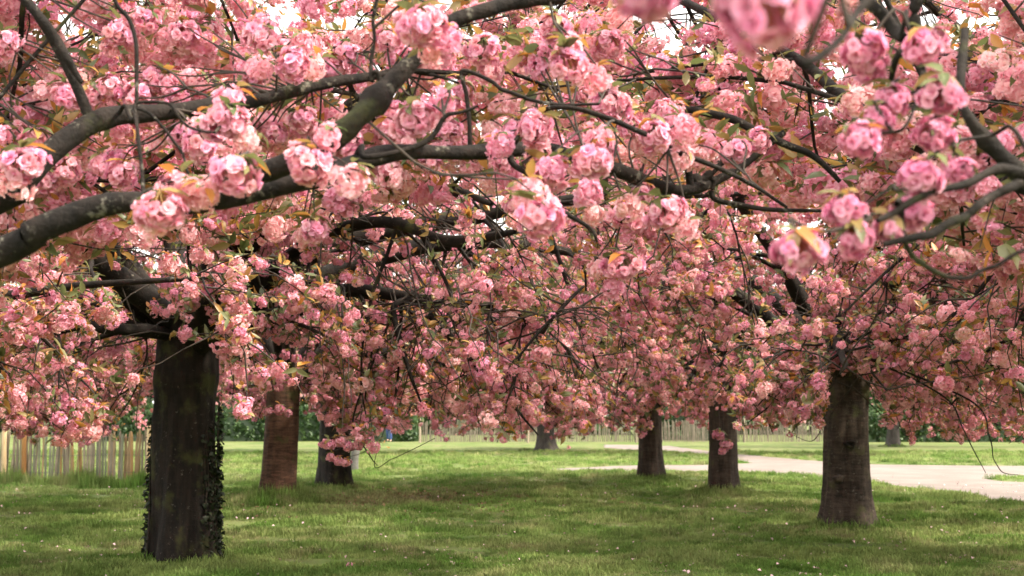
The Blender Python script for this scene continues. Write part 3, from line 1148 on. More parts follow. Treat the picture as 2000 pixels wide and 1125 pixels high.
tree_a, base_a = build_tree(
    'fore_left', 'cherry tree whose thick dark limbs sweep in from beyond the frame edge', (-2.75, 3.7), .26, 1.75, 5.0, 7.0, 19, M_LIMB, M_LIMB, 11,
    az_range=(15, 150), n2=20, n3=10, per=7, limb_r=.24, extra_keep=keep_ta, up=(.3, .9),
    manual=[
        [(-60, 520, 3.55, 0.0396), (60, 450, 3.5, 0.0352), (160, 412, 3.5, 0.0317), (260, 392, 3.5, 0.0290), (370, 385, 3.55, 0.0264), (480, 383, 3.6, 0.0246), (600, 355, 3.7, 0.0238),
         (700, 322, 3.8, 0.0233), (800, 300, 3.95, 0.0229), (900, 297, 4.1, 0.0220), (1050, 292, 4.3, 0.0211), (1200, 325, 4.6, 0.0202), (1330, 370, 4.9, 0.0194), (1440, 335, 5.1, 0.0158), (1530, 265, 5.3, 0.0106)],
        [(-60, 420, 3.75, 0.0370), (20, 365, 3.8, 0.0299), (120, 285, 3.9, 0.0282), (235, 232, 4.0, 0.0264), (360, 215, 4.15, 0.0229), (500, 195, 4.3, 0.0194), (640, 165, 4.5, 0.0176), (760, 140, 4.7, 0.0106)],
        [(425, 384, 3.57, 0.0211), (480, 345, 3.55, 0.0246), (540, 312, 3.55, 0.0264), (640, 272, 3.55, 0.0290), (700, 235, 3.55, 0.0273), (740, 180, 3.6, 0.0246), (820, 105, 3.65, 0.0229), (910, 38, 3.7, 0.0211), (1000, 12, 3.75, 0.0194), (1100, -8, 3.8, 0.0158)],
    ],
    hand_lines=[
        [(1100, 208, 4.0, .007), (1180, 228, 4.0, .008), (1260, 262, 4.0, .008), (1330, 300, 4.1, .008), (1430, 342, 4.2, .007), (1540, 402, 4.4, .005)],
        [(1330, 212, 4.9, .012), (1430, 232, 4.9, .015), (1510, 272, 4.9, .014), (1580, 302, 4.9, .012), (1640, 352, 4.9, .008)],
        [(1395, 388, 5.0, .010), (1480, 408, 5.0, .009), (1605, 412, 5.0, .006)],
        [(1350, 372, 5.0, .018), (1430, 300, 5.0, .012), (1500, 250, 5.0, .008)],
        [(725, 155, 3.6, .006), (728, 80, 3.6, .005), (733, 5, 3.6, .0045), (745, -25, 3.6, .004)],
        [(262, 235, 3.9, .005), (266, 150, 3.9, .006), (262, 60, 3.9, .006), (230, 10, 3.9, .006), (215, -20, 3.9, .006)],
        [(40, -10, 3.9, .014), (90, 50, 3.9, .013), (130, 110, 3.9, .012), (160, 160, 3.9, .007)],
        [(262, 205, 3.6, .004), (330, 205, 3.6, .004), (370, 245, 3.6, .004), (420, 262, 3.6, .003)],
        [(262, 210, 3.6, .004), (320, 250, 3.6, .004), (355, 300, 3.6, .004), (368, 345, 3.6, .003)],
        [(1000, 318, 4.2, .010), (1030, 340, 4.1, .009), (1075, 395, 4.0, .008), (1150, 445, 4.0, .006), (1170, 470, 4.0, .004)],
        [(905, 140, 4.1, .006), (960, 160, 4.1, .006), (1000, 185, 4.1, .006), (1080, 200, 4.1, .005), (1170, 205, 4.1, .004)],
        [(720, 310, 3.75, .008), (830, 280, 3.8, .008), (870, 230, 3.8, .006), (930, 210, 3.8, .004)],
    ],
    near=NEAR_TA, group=None, cl_scale=.95, tw_r=.9)

tree_b, base_b = build_tree(
    'fore_right', 'cherry tree outside the frame whose blurred twigs hang big pom-poms above the path', (2.1, 3.1), .22, 1.75, 4.6, 6.2, 12, M_LIMB_DARK, M_LIMB_DARK, 23,
    az_range=(0, 125), n2=20, n3=10, per=7, limb_r=.24, extra_keep=keep_tb, up=(.35, .9),
    manual=[
        [(2120, 480, 2.95, 0.0224), (2030, 385, 2.95, 0.0192), (1960, 312, 2.95, 0.0168), (1900, 240, 2.95, 0.0136), (1870, 170, 3.0, 0.0088), (1880, 60, 3.1, 0.0096)],
        [(2120, 380, 2.7, 0.0160), (2010, 338, 2.65, 0.0112), (1930, 326, 2.6, 0.0080), (1850, 358, 2.55, 0.0068), (1770, 392, 2.5, 0.0060), (1700, 425, 2.5, 0.0048)],
        [(2080, -120, 2.9, 0.0176), (1950, -80, 2.9, 0.0152), (1800, -30, 2.9, 0.0136), (1772, 50, 2.9, 0.0120), (1752, 100, 2.9, 0.0088), (1740, 150, 2.95, 0.0064)],
        [(2400, -330, 2.3, 0.0176), (2050, -210, 1.8, 0.0112), (1830, -90, 1.5, 0.0072), (1740, -30, 1.42, 0.0048), (1670, 45, 1.36, 0.0044), (1610, 88, 1.34, 0.0044), (1560, 108, 1.33, 0.0024)],
    ],
    hand_lines=[
        [(1995, 350, 2.65, 0.0096), (1930, 390, 2.6, 0.0088), (1870, 425, 2.55, 0.0084), (1800, 460, 2.5, 0.0080), (1728, 476, 2.5, 0.0056)],
        [(1770, 480, 2.55, 0.0048), (1830, 530, 2.6, 0.0048), (1890, 545, 2.6, 0.0044), (1950, 515, 2.6, 0.0040), (2010, 480, 2.6, 0.0032)],
        [(1775, 45, 2.8, 0.0040), (1798, 120, 2.75, 0.0048), (1800, 150, 2.7, 0.0064), (1790, 200, 2.7, 0.0036), (1755, 252, 2.65, 0.0032), (1690, 270, 2.6, 0.0024)],
        [(1940, 265, 2.75, 0.0040), (1850, 285, 2.7, 0.0036), (1770, 345, 2.65, 0.0032), (1700, 400, 2.6, 0.0024)],
        [(1690, -30, 2.95, 0.0128), (1700, 10, 2.95, 0.0128), (1740, 48, 2.95, 0.0144), (1762, 80, 2.9, 0.0112)],
        [(1830, -105, 1.52, 0.0048), (1650, -150, 1.48, 0.0048), (1480, -160, 1.5, 0.0048), (1420, -120, 1.42, 0.0048), (1330, -70, 1.38, 0.0040), (1262, -30, 1.36, 0.0032)],
    ],
    near=NEAR_TB, group=None, cl_scale=.95, tw_r=.9)

G = 'cherry trees standing in the lawn'
build_tree('ivy', 'cherry tree with thick black ivy-edged trunk in front of the paling fence', BASE['ivy'], .325, 2.55, 5.8, 8.4, 8, M_BARK_DARK, M_LIMB_DARK, 31, bulge=(1.9, .08), flare=.16, lump=.10, group=G,
           extra_keep=lambda P: project(P)[2] > 7.2,
           web=[(860, 480, 320, 150, 60), (1000, 680, 200, 160, 40), (330, 560, 140, 120, 30)],
           n2=17, n3=10, near=[(640, 868, 30, 13.3), (664, 862, 28, 13.3), (682, 872, 26, 13.3), (646, 893, 24, 13.25), (660, 900, 24, 13.25), (676, 904, 22, 13.25), (700, 868, 28, 13.3), (722, 862, 26, 13.3)],
           manual=[
               [(385, 640, 14.6, 0.099), (450, 520, 14.3, 0.083), (560, 430, 13.9, 0.069), (700, 385, 13.2, 0.056), (860, 372, 12.5, 0.040), (960, 400, 12.2, 0.020)],
               [(400, 645, 14.6, 0.099), (520, 540, 14.4, 0.079), (640, 455, 14, 0.063), (760, 435, 13.5, 0.056), (870, 468, 13, 0.046), (1010, 458, 12.5, 0.023)],
               [(410, 660, 14.7, 0.086), (540, 610, 14.5, 0.069), (680, 565, 14.2, 0.059), (850, 590, 13.8, 0.050), (980, 605, 13.4, 0.033), (1060, 650, 13, 0.017)],
               [(330, 640, 14.9, 0.099), (268, 610, 14.8, 0.079), (232, 540, 14.6, 0.066), (214, 460, 14.4, 0.056), (185, 320, 14, 0.040), (120, 200, 13.6, 0.020)],
               [(310, 650, 14.7, 0.066), (180, 640, 14.0, 0.053), (60, 600, 13.2, 0.040), (-80, 560, 12.5, 0.020)],
           ],
           hand_lines=[
               [(768, 605, 13.6, .03), (788, 690, 13.5, .025), (822, 785, 13.4, .010)],
               [(835, 610, 13.4, .032), (900, 680, 13.2, .028), (940, 730, 13.1, .018), (1000, 790, 13, .014), (1052, 850, 13, .008)],
               [(690, 815, 13.5, 0.0096), (705, 860, 13.4, 0.0078), (722, 890, 13.3, 0.0060), (737, 908, 13.3, 0.0030)],
               [(732, 902, 13.3, 0.0036), (765, 897, 13.2, 0.0036), (810, 875, 13.2, 0.0036), (848, 856, 13.1, 0.0030)],
               [(1140, 560, 12.5, 0.0120), (1060, 640, 12.4, 0.0150), (1010, 700, 12.4, 0.0090)],
               [(285, 700, 14.6, 0.0096), (262, 765, 14.5, 0.0078), (232, 815, 14.4, 0.0036)],
           ])
build_tree('knotted', 'cherry tree with knotted grey-brown trunk standing alone beside the bend of the gravel path', BASE['knotted'], .295, 2.35, 5.5, 8.2, 10, M_BARK_GREY, M_LIMB_DARK, 47, group=G, lean=(.02, 0), flare=.42, lump=.09,
           extra_keep=lambda P: project(P)[2] > 9.5, web=[(1600, 650, 220, 120, 70)],
           hand_lines=[
               [(1850, 780, 15, 0.0096), (1880, 835, 14.8, 0.0072), (1905, 885, 14.7, 0.0054), (1926, 924, 14.6, 0.0030)],
               [(1905, 790, 15, 0.0096), (1932, 850, 14.8, 0.0072), (1942, 895, 14.7, 0.0054), (1958, 922, 14.6, 0.0048), (1988, 928, 14.6, 0.0030)],
               [(1610, 780, 18, 0.0084), (1606, 830, 17.8, 0.0066), (1585, 862, 17.7, 0.0048), (1548, 850, 17.6, 0.0024)],
               [(1580, 640, 18, 0.0120), (1590, 730, 17.8, 0.0084), (1600, 800, 17.7, 0.0048)],
           ])
build_tree('red', 'cherry tree with reddish ring-banded trunk rising from a tuft of tall grass', BASE['red'], .285, 2.5, 5.4, 8.8, 10, M_BARK_RED, M_LIMB_DARK, 53, group=G, lean=(.045, 0), flare=.2,
           near=[(x_, y_, d_, 23.2) for x_, y_, d_ in ((520, 735, 22), (540, 720, 26), (560, 742, 22), (582, 728, 24), (530, 700, 24), (556, 694, 24), (578, 700, 22), (512, 712, 22), (545, 756, 20), (524, 804, 22), (545, 800, 24), (562, 806, 20))])
build_tree('straight', 'cherry tree with straight fissured brown trunk, a pink spray hanging before it near the path', BASE['straight'], .262, 2.3, 5.4, 9.0, 10, M_BARK_BROWN, M_LIMB_DARK, 61, group=G, flare=.2, lump=.09,
           near=[(1404, 850, 26, 26.6), (1418, 868, 26, 26.6), (1412, 880, 18, 26.6)])
build_tree('black', 'cherry tree with squat near-black trunk beside the worn brown patch in the lawn', BASE['black'], .325, 2.2, 5.4, 9.0, 10, M_BARK_DARK, M_LIMB_DARK, 67, group=G, flare=.24, lump=.09)
build_tree('leaning', 'cherry tree with short dark brown tapering trunk near the thin end of the path', BASE['leaning'], .265, 1.9, 5.4, 9.0, 10, M_BARK_BROWN, M_LIMB_DARK, 71, group=G, flare=.26, lump=.11)
build_tree('far_grey', 'distant cherry tree with wide-footed grey trunk before the far paling fence', BASE['far_grey'], .36, 2.2, 6.6, 10.5, 11, M_BARK_FAR, M_BARK_FAR, 79, group=G, far=True, flare=.5, cl_scale=1.5, n3=8)
build_tree('far_slim', 'small distant cherry tree with slim grey trunk beyond the far edge of the path', BASE['far_slim'], .27, 2.2, 6.6, 10.5, 11, M_BARK_FAR, M_BARK_FAR, 83, group=G, far=True, flare=.4, cl_scale=1.5, n3=8)
RNG = np.random.default_rng(5)
random.seed(5)


build_tree('beside_near', 'cherry tree beyond the frame edge whose crown hangs in beside the ivy-edged trunk', (-8.2, 10.2), .3, 2.3, 5.8, 8.9, 13, M_BARK_DARK, M_LIMB_DARK, 113, group=G,
           extra_keep=lambda P: project(P)[2] > 6.5)
build_tree('beside_lone', 'cherry tree beyond the frame edge whose crown hangs in beside the knotted trunk', (7.0, 12.6), .3, 2.3, 5.6, 8.6, 10, M_BARK_BROWN, M_LIMB_DARK, 127, group=G,
           extra_keep=lambda P: project(P)[2] > 7.5)
# trees of the same grove whose trunks stand behind nearer trunks or beyond the frame
build_tree('behind_ivy', 'cherry tree filling the gap behind the ivy-edged trunk, its own trunk hidden', on_ground(352, 905), .27, 2.1, 6.0, 9, 12, M_BARK_DARK, M_LIMB_DARK, 89, group=G, up=(.1, .8), far=True, single_cap=120)
build_tree('behind_knotted', 'cherry tree whose trunk hides behind the knotted grey-brown trunk', on_ground(1660, 885), .27, 2.2, 6.4, 10, 11, M_BARK_BROWN, M_LIMB_DARK, 97, group=G, far=True, single_cap=120, cl_scale=1.4)
build_tree('behind_red', 'cherry tree whose trunk hides behind the reddish ring-banded trunk', on_ground(541, 884), .27, 2.2, 6.4, 10, 11, M_BARK_BROWN, M_LIMB_DARK, 101, group=G, far=True, single_cap=120, cl_scale=1.4)
build_tree('beyond_fence', 'cherry tree beyond the frame edge whose boughs hang over the paling fence', (-11.6, 21.5), .3, 2.2, 5.6, 7.6, 11, M_BARK_DARK, M_LIMB_DARK, 103, group=G, up=(.05, .6))
build_tree('beyond_path', 'cherry tree beyond the frame edge whose boughs hang over the wide end of the path', (12.4, 21.5), .3, 2.2, 5.6, 7.6, 11, M_BARK_BROWN, M_LIMB_DARK, 107, group=G, up=(.05, .6))

RNG = np.random.default_rng(5)
random.seed(5)

# pale young tree glimpsed behind the near-black trunk
yb = on_ground(690, 916)
t = thing('young_tree', 'pale grey slender stem leaning just behind the squat near-black cherry trunk', 'young tree', (yb[0], yb[1], 0))
P = smooth_line(np.array([[0, 0, -.1], [.05, 0, .45], [.12, .05, 1.0], [.16, .1, 1.9], [.3, .2, 3.2]]), 16)
v, q = tubes(P[None], np.linspace(.13, .07, 16)[None] * (1 + .08 * np.sin(np.arange(16) * 1.9))[None], 14)
new_obj('trunk', mk_mesh('trunk', v, [q], [M_BARK_PALE]), t)
st = np.repeat(P[9:], 4, 0)
B = grow(st, RNG.normal(0, 1, (len(st), 3)) + np.array([0, 0, .5]), RNG.uniform(.7, 1.6, len(st)), 6, .15, .05)
v, q = tubes(B, np.tile(np.linspace(.018, .004, 6), (len(B), 1)), 5)
new_obj('branches', mk_mesh('branches', v, [q], [M_BARK_PALE]), t)['kind'] = 'stuff'
pts = B[:, 2:].reshape(-1, 3) + RNG.normal(0, .08, (len(B) * 4, 3))
scatter('leaves', t, pts, RNG.uniform(0, 6.28, (len(pts), 3)), RNG.uniform(.8, 1.5, len(pts)), P_TUFT)

# ------------------------------------------------------------------ knots on the lone trunk by the path
def knot(parent_name, px, py, base, dist, size, hollow):
    p = at(px, py, dist)
    tr = [o for o in bpy.data.objects if o.name.startswith('cherry_tree') and (Vector((base[0], base[1], 0)) - o.location).length < .3][0]
    V, F = [], []
    prof = [(1.35, -.35), (1.15, .12), (.95, .42), (.62, .5 if not hollow else .22), (.3, .5 if not hollow else -.05), (.05, .45 if not hollow else -.15)]
    S = 16
    for r_, h in prof:
        for k in range(S):
            a = 2 * math.pi * k / S
            w = 1 + .14 * math.sin(a * 3 + size * 90) + .08 * math.sin(a * 5)
            V.append((math.cos(a) * r_ * w * size, -h * size, math.sin(a) * r_ * w * size * .72))
    for i in range(len(prof) - 1):
        for k in range(S):
            F.append((i * S + k, i * S + (k + 1) % S, (i + 1) * S + (k + 1) % S, (i + 1) * S + k))
    new_obj('knot', mk_mesh('knot', np.array(V), [np.array(F)], [M_BARK_DARK if hollow else M_BARK_GREY]), tr, Vector(p) - tr.location)


kb = BASE['knotted']
knot('knotted', 1661, 868, kb, kb[1] - .292, .062, True)
knot('knotted', 1638, 935, kb, kb[1] - .29, .06, False)

# ------------------------------------------------------------------ ivy on the near trunk
ib = BASE['ivy']
t = thing('ivy', 'dark small-leaved ivy creeping up both edges of the thick black trunk', 'ivy', (ib[0], ib[1], 0))
stems, lp, lr = [], [], []
for k in range(20):
    edge = random.choice((0.0, 0.0, math.pi, -1.0))        # angle round the trunk; -pi/2 faces the camera
    a0 = edge + random.gauss(0, .28)
    if edge == -1.0:
        a0 = -.5 + random.gauss(0, .2)
    h = random.uniform(.5, 1.5) if edge != 0.0 else random.uniform(.9, 1.75)
    K = 12
    z = np.linspace(-.02, h, K)
    a = a0 + np.cumsum(RNG.normal(0, .035, K))
    rad = .325 * (1.04 + .10 * np.exp(-np.maximum(z, 0) / .22)) + .012
    stems.append(np.column_stack([np.cos(a) * rad, np.sin(a) * rad, z]))
    for z_ in np.arange(.02, h, .032):
        a_ = np.interp(z_, z, a) + random.gauss(0, .11)
        r_ = .325 * (1.04 + .10 * math.exp(-z_ / .22)) + random.uniform(.0, .045)
        lp.append((math.cos(a_) * r_, math.sin(a_) * r_, z_))
        lr.append((random.gauss(0, .6), random.gauss(.5, .6), a_ + random.gauss(0, .7)))
v, q = tubes(np.array(stems), np.tile(np.linspace(.012, .004, 12), (len(stems), 1)), 5)
new_obj('stem', mk_mesh('stem', v, [q], [M_TWIG]), t)['kind'] = 'stuff'


def ivy_leaf():
    V = np.array([(0, 0, 0), (.2, .5, .03), (.45, .35, .04), (1, 0, -.06), (.45, -.35, .04), (.2, -.5, .03), (.45, 0, .1)]) * .055
    F = np.array([(0, 6, 1), (1, 6, 2), (2, 6, 3), (3, 6, 4), (4, 6, 5), (5, 6, 0)])[:, ::-1]
    return mk_mesh('ivy_leaf', V, [F], [M_IVY])


P_IVY = protos([ivy_leaf()])
scatter('leaves', t, lp, lr, RNG.uniform(.6, 1.25, len(lp)), P_IVY)

# ------------------------------------------------------------------ paling fence close by
def wood(name, a, b_):
    m, n, l = mat(name)
    tc = n.new('ShaderNodeTexCoord')
    mp = n.new('ShaderNodeMapping')
    mp.inputs['Scale'].default_value = (60, 60, 4)
    l.new(tc.outputs['Object'], mp.inputs['Vector'])
    oi = n.new('ShaderNodeObjectInfo')
    f = noise_node(n, l, mp.outputs[0], 1, 4, .6)
    c = mixc(n, l, ramp(n, l, f, .3, .7), a, b_)
    c = mixc(n, l, math_node(n, l, 'MULTIPLY', oi.outputs['Random'], .45), c, tuple(k * .5 for k in a))
    b = n.new('ShaderNodeBsdfPrincipled')
    b.inputs['Roughness'].default_value = .85
    l.new(c, b.inputs['Base Color'])
    bp = n.new('ShaderNodeBump')
    bp.inputs['Strength'].default_value = .5
    bp.inputs['Distance'].default_value = .004
    l.new(f, bp.inputs['Height'])
    l.new(bp.outputs[0], b.inputs['Normal'])
    o = n.new('ShaderNodeOutputMaterial')
    l.new(b.outputs[0], o.inputs['Surface'])
    return m


W_GREY = wood('pale_grey', (0.20, 0.165, 0.115), (0.38, 0.32, 0.235))
W_TAN = wood('pale_tan', (0.28, 0.19, 0.10), (0.46, 0.34, 0.19))
W_ORANGE = wood('pale_orange', (0.34, 0.19, 0.07), (0.52, 0.33, 0.15))
W_GREEN = wood('pale_green', (0.16, 0.17, 0.115), (0.30, 0.30, 0.21))
W_POST = wood('post_orange', (0.26, 0.12, 0.035), (0.42, 0.22, 0.07))
W_POST2 = wood('post_pale', (0.52, 0.38, 0.2), (0.70, 0.54, 0.32))
M_WIRE = plain('wire', (.12, .115, .11), .5, .1)


def pale_arrays(w, th, h, seed):
    rg = np.random.default_rng(seed)
    V, F = [], []
    zs = [0, h * .33, h * .66, h * .93, h]
    off = rg.normal(0, .006, (5, 2))
    for i, z in enumerate(zs):
        k = 1 if i < 4 else .35
        for (a, b_) in ((-1, -.7), (-.2, -1), (1, -.6), (.8, .8), (-.9, .7)):
            V.append((a * w / 2 * k + off[i, 0], b_ * th / 2 * k + off[i, 1], z))
    for i in range(4):
        for k in range(5):
            F.append((i * 5 + k, i * 5 + (k + 1) % 5, (i + 1) * 5 + (k + 1) % 5, (i + 1) * 5 + k))
    return np.array(V), np.array(F), np.array([(20, 21, 22), (20, 22, 23), (20, 23, 24)])


fA, fB = np.array([-17.5, 31.9, 0]), np.array([-6.9, 31.0, 0])
flen = np.linalg.norm(fB - fA)
fdir = (fB - fA) / flen
fang = math.atan2(fdir[1], fdir[0])
fence = thing('paling_fence', 'chestnut paling fence of weathered grey and tan stakes beside the ivy-edged trunk', 'fence', tuple(fA))
PALE = {}
for mi, m_ in enumerate((W_GREY, W_TAN, W_ORANGE, W_GREEN)):
    for vv in range(3):
        v, q, t3 = pale_arrays(.05, .03, 1.2, mi * 10 + vv)
        PALE[(mi, vv)] = mk_mesh('pale', v, [q, t3], [m_], False)
fence.rotation_euler = (0, 0, fang)
x, i = 0.0, 0
while x < flen:
    ppx = project(fA + fdir * x)[0][0]
    pr = [.68, .17, .02, .13]
    if 115 < ppx < 160 or 232 < ppx < 275:
        pr = [.25, .57, .16, .02]
    elif 60 < ppx < 115:
        pr = [.35, .1, 0, .55]
    mi = int(RNG.choice(4, p=np.array(pr)))
    o = new_obj('pale', PALE[(mi, int(RNG.integers(0, 3)))], fence, (x, random.gauss(0, .008), -.04),
                (random.gauss(0, .02), random.gauss(0, .035), random.uniform(-.3, .3)), (random.uniform(.75, 1.3), 1, random.uniform(.93, 1.05)))
    x += random.uniform(.046, .078)
for z in (.25, .62, 1.0):
    for s_ in (-1, 1):
        K = 60
        xs = np.linspace(0, flen, K)
        P = np.column_stack([xs, s_ * (.024 + .004 * np.sin(xs * 9)), z + .012 * np.sin(xs * 2.3)])
        v, q = tubes(P[None], np.full((1, K), .0035), 4)
        new_obj('wire', mk_mesh('wire', v, [q], [M_WIRE]), fence)


def post_mesh(r, h, m_):
    P = np.array([[0, 0, -.2], [0.01, 0, .4], [-.01, .01, .9], [0, 0, h - .06], [0, 0, h], [0, 0, h + .002]])
    v, q = tubes(P[None], np.array([[r * 1.05, r, r * .97, r * .96, r * .7, .001]]), 10)
    return mk_mesh('post', v, [q], [m_])


for ppx, m_, h in ((52, W_POST, 1.32), (12, W_POST2, 1.28), (-160, W_POST, 1.3), (300, W_POST2, 1.28)):
    xx = (at(ppx, 900, 31.4)[0] - fA[0]) / fdir[0]
    new_obj('post', post_mesh(.052, h, m_), fence, (xx, -.085, 0))

# far paling fence: stakes too small to pick apart, joined
fbase = on_ground(820, 863)
ff = thing('paling_fence', 'far weathered paling fence along the back of the lawn behind the grey trunk', 'fence', (fbase[0], fbase[1], 0))
parts, tris = [], []
W_FAR = wood('pale_far', (0.12, 0.10, 0.072), (0.22, 0.185, 0.14))
off = 0
Vs, Qs, Ts = [], [], []
x = 0.0
while x < 24:
    v, q, t3 = pale_arrays(random.uniform(.05, .08), .03, random.uniform(1.1, 1.25), int(x * 1000))
    v = v + np.array([x, random.gauss(0, .01), 0])
    v[:, 0] += v[:, 2] * random.gauss(0, .03)
    Vs.append(v)
    Qs.append(q + off)
    Ts.append(t3 + off)
    off += len(v)
    x += random.uniform(.08, .12)
o = new_obj('pales', mk_mesh('pales', np.concatenate(Vs), [np.concatenate(Qs), np.concatenate(Ts)], [W_FAR], False), ff)
o['kind'] = 'stuff'
for xx in (0, 6, 12, 18, 23.9):
    new_obj('post', post_mesh(.06, 1.3, W_GREY), ff, (xx, -.08, 0))

# ------------------------------------------------------------------ hedges and the wood at the back
def hedge(x0, x1, y, h, depth, label, scale):
    t = thing('hedge', label, 'hedge', ((x0 + x1) / 2, y, 0))
    L = x1 - x0
    nn = int(L * (h + depth) * 13 / scale)
    u = RNG.uniform(-L / 2, L / 2, nn)
    face = RNG.random(nn) < .7
    top = h * (1 + .12 * np.sin(u * .8 + y) + .08 * np.sin(u * 2.1))
    yy = np.where(face, -depth / 2 + RNG.normal(0, .12, nn), RNG.uniform(-depth / 2, depth / 2, nn))
    zz = np.where(face, RNG.uniform(0, 1, nn) * top, top + RNG.normal(0, .1, nn))
    pts = np.column_stack([u, yy, zz])
    scatter('leaves', t, pts, RNG.uniform(0, 6.28, (nn, 3)), RNG.uniform(.8, 1.4, nn) * scale, P_HEDGE)
    K = 24
    xs = np.linspace(-L / 2, L / 2, K)
    V = []
    for xx in xs:
        hh = h * (1 + .12 * math.sin(xx * .8 + y) + .08 * math.sin(xx * 2.1)) * .94
        V += [(xx, -depth / 2 + .1, -.1), (xx, -depth / 2 + .2, hh * .8), (xx, 0, hh), (xx, depth / 2 - .2, hh * .8), (xx, depth / 2 - .1, -.1)]
    F = [(i * 5 + k, i * 5 + k + 1, (i + 1) * 5 + k + 1, (i + 1) * 5 + k) for i in range(K - 1) for k in range(4)]
    new_obj('body', mk_mesh('body', np.array(V), [np.array(F)], [M_HEDGE]), t)


hedge(-24, -5.5, 84, 2.2, 2.0, 'dark green clipped hedge at the back of the lawn behind the reddish trunk', 1.0)
hedge(20, 44, 82, 2.0, 2.0, 'dark green hedge at the back beyond the wide end of the path', 1.0)
hedge(8.5, 12.5, 88, 2.4, 2.0, 'short dark hedge seen between the two middle trunks and the far fence', 1.0)

nn = 8000
u = RNG.uniform(-75, 75, nn)
tall = 12.5 + 2.5 * np.sin(u * .21) + 1.6 * np.sin(u * .57 + 1)
pts = np.column_stack([u, 112 + RNG.uniform(-3, 3, nn), RNG.uniform(0, 1, nn) ** .8 * tall])
wood_o = scatter('woodland', None, pts, RNG.uniform(0, 6.28, (nn, 3)), RNG.uniform(3.0, 5.5, nn), P_HEDGE)
wood_o['label'] = 'far band of green woodland closing the park behind the hedges'
wood_o['category'] = 'woodland'

# ------------------------------------------------------------------ a walker far off
def skin_body(name, joints, edges, radii, m_, parent):
    me = bpy.data.meshes.new(name)
    me.from_pydata(joints, edges, [])
    me.materials.append(m_)
    o = new_obj(name, me, parent)
    md = o.modifiers.new('skin', 'SKIN')
    for sv, r_ in zip(me.skin_vertices[0].data, radii):
        sv.radius = (r_, r_)
    me.skin_vertices[0].data[0].use_root = True
    sb = o.modifiers.new('sub', 'SUBSURF')
    sb.levels = sb.render_levels = 1
    return o


pb = on_ground(760, 862.5)
per = thing('person', 'person in blue trousers and dark jacket walking far off by the hedge', 'person', (pb[0], pb[1], 0))
J = [(0, 0, .95), (0, 0, 1.15), (0, .0, 1.40), (0, -.02, 1.50), (0, -.03, 1.58), (0, -.03, 1.70),
     (.09, 0, .90), (.10, -.12, .50), (.10, -.10, .08), (.10, -.24, .03),
     (-.09, 0, .90), (-.10, .06, .50), (-.10, .24, .12), (-.10, .14, .04),
     (.20, 0, 1.38), (.25, .07, 1.12), (.24, .0, .90), (.24, -.05, .82),
     (-.20, 0, 1.38), (-.25, -.04, 1.12), (-.24, -.14, .92), (-.24, -.18, .84)]
E = [(0, 1), (1, 2), (2, 3), (3, 4), (4, 5), (0, 6), (6, 7), (7, 8), (8, 9), (0, 10), (10, 11), (11, 12), (12, 13),
     (2, 14), (14, 15), (15, 16), (16, 17), (2, 18), (18, 19), (19, 20), (20, 21)]
RR = [.13, .12, .13, .06, .085, .09, .09, .065, .045, .04, .09, .065, .045, .04, .055, .045, .035, .035, .055, .045, .035, .035]
skin_body('body', J, E, RR, plain('skin_tone', (.5, .32, .24), .6, .1), per)
skin_body('trousers', [J[0]] + [J[6], J[7], J[8], J[10], J[11], J[12]], [(0, 1), (1, 2), (2, 3), (0, 4), (4, 5), (5, 6)],
          [.15, .11, .085, .07, .11, .085, .07], plain('blue_denim', (.035, .07, .20), .8, .15), per)
skin_body('jacket', [J[1], J[0], J[2], J[14], J[15], J[16], J[18], J[19], J[20]], [(0, 1), (0, 2), (2, 3), (3, 4), (4, 5), (2, 6), (6, 7), (7, 8)],
          [.15, .15, .16, .075, .065, .05, .075, .065, .05], plain('dark_jacket', (.04, .04, .05), .8, .15), per)
skin_body('hair', [(0, -.01, 1.68), (0, .02, 1.74)], [(0, 1)], [.095, .08], plain('dark_hair', (.03, .02, .015), .7, .1), per)

# ------------------------------------------------------------------ grass
m, n, l = mat('grass_blade')
oi = n.new('ShaderNodeObjectInfo')
c = turf_color(n, l, oi.outputs['Location'], True)
mo = noise_node(n, l, oi.outputs['Location'], 3.4, 4, .7)
v_ = math_node(n, l, 'ADD', math_node(n, l, 'MULTIPLY', oi.outputs['Random'], .6), .42)
v_ = math_node(n, l, 'ADD', v_, math_node(n, l, 'MULTIPLY', ramp(n, l, mo, .3, .7), .6))
hs = n.new('ShaderNodeHueSaturation')
l.new(c, hs.inputs['Color'])
l.new(v_, hs.inputs['Value'])
d = n.new('ShaderNodeBsdfDiffuse')
tr = n.new('ShaderNodeBsdfTranslucent')
l.new(hs.outputs[0], d.inputs['Color'])
l.new(hs.outputs[0], tr.inputs['Color'])
mx = n.new('ShaderNodeMixShader')
mx.inputs[0].default_value = .35
l.new(d.outputs[0], mx.inputs[1])
l.new(tr.outputs[0], mx.inputs[2])
o = n.new('ShaderNodeOutputMaterial')
l.new(mx.outputs[0], o.inputs['Surface'])
M_BLADE = m


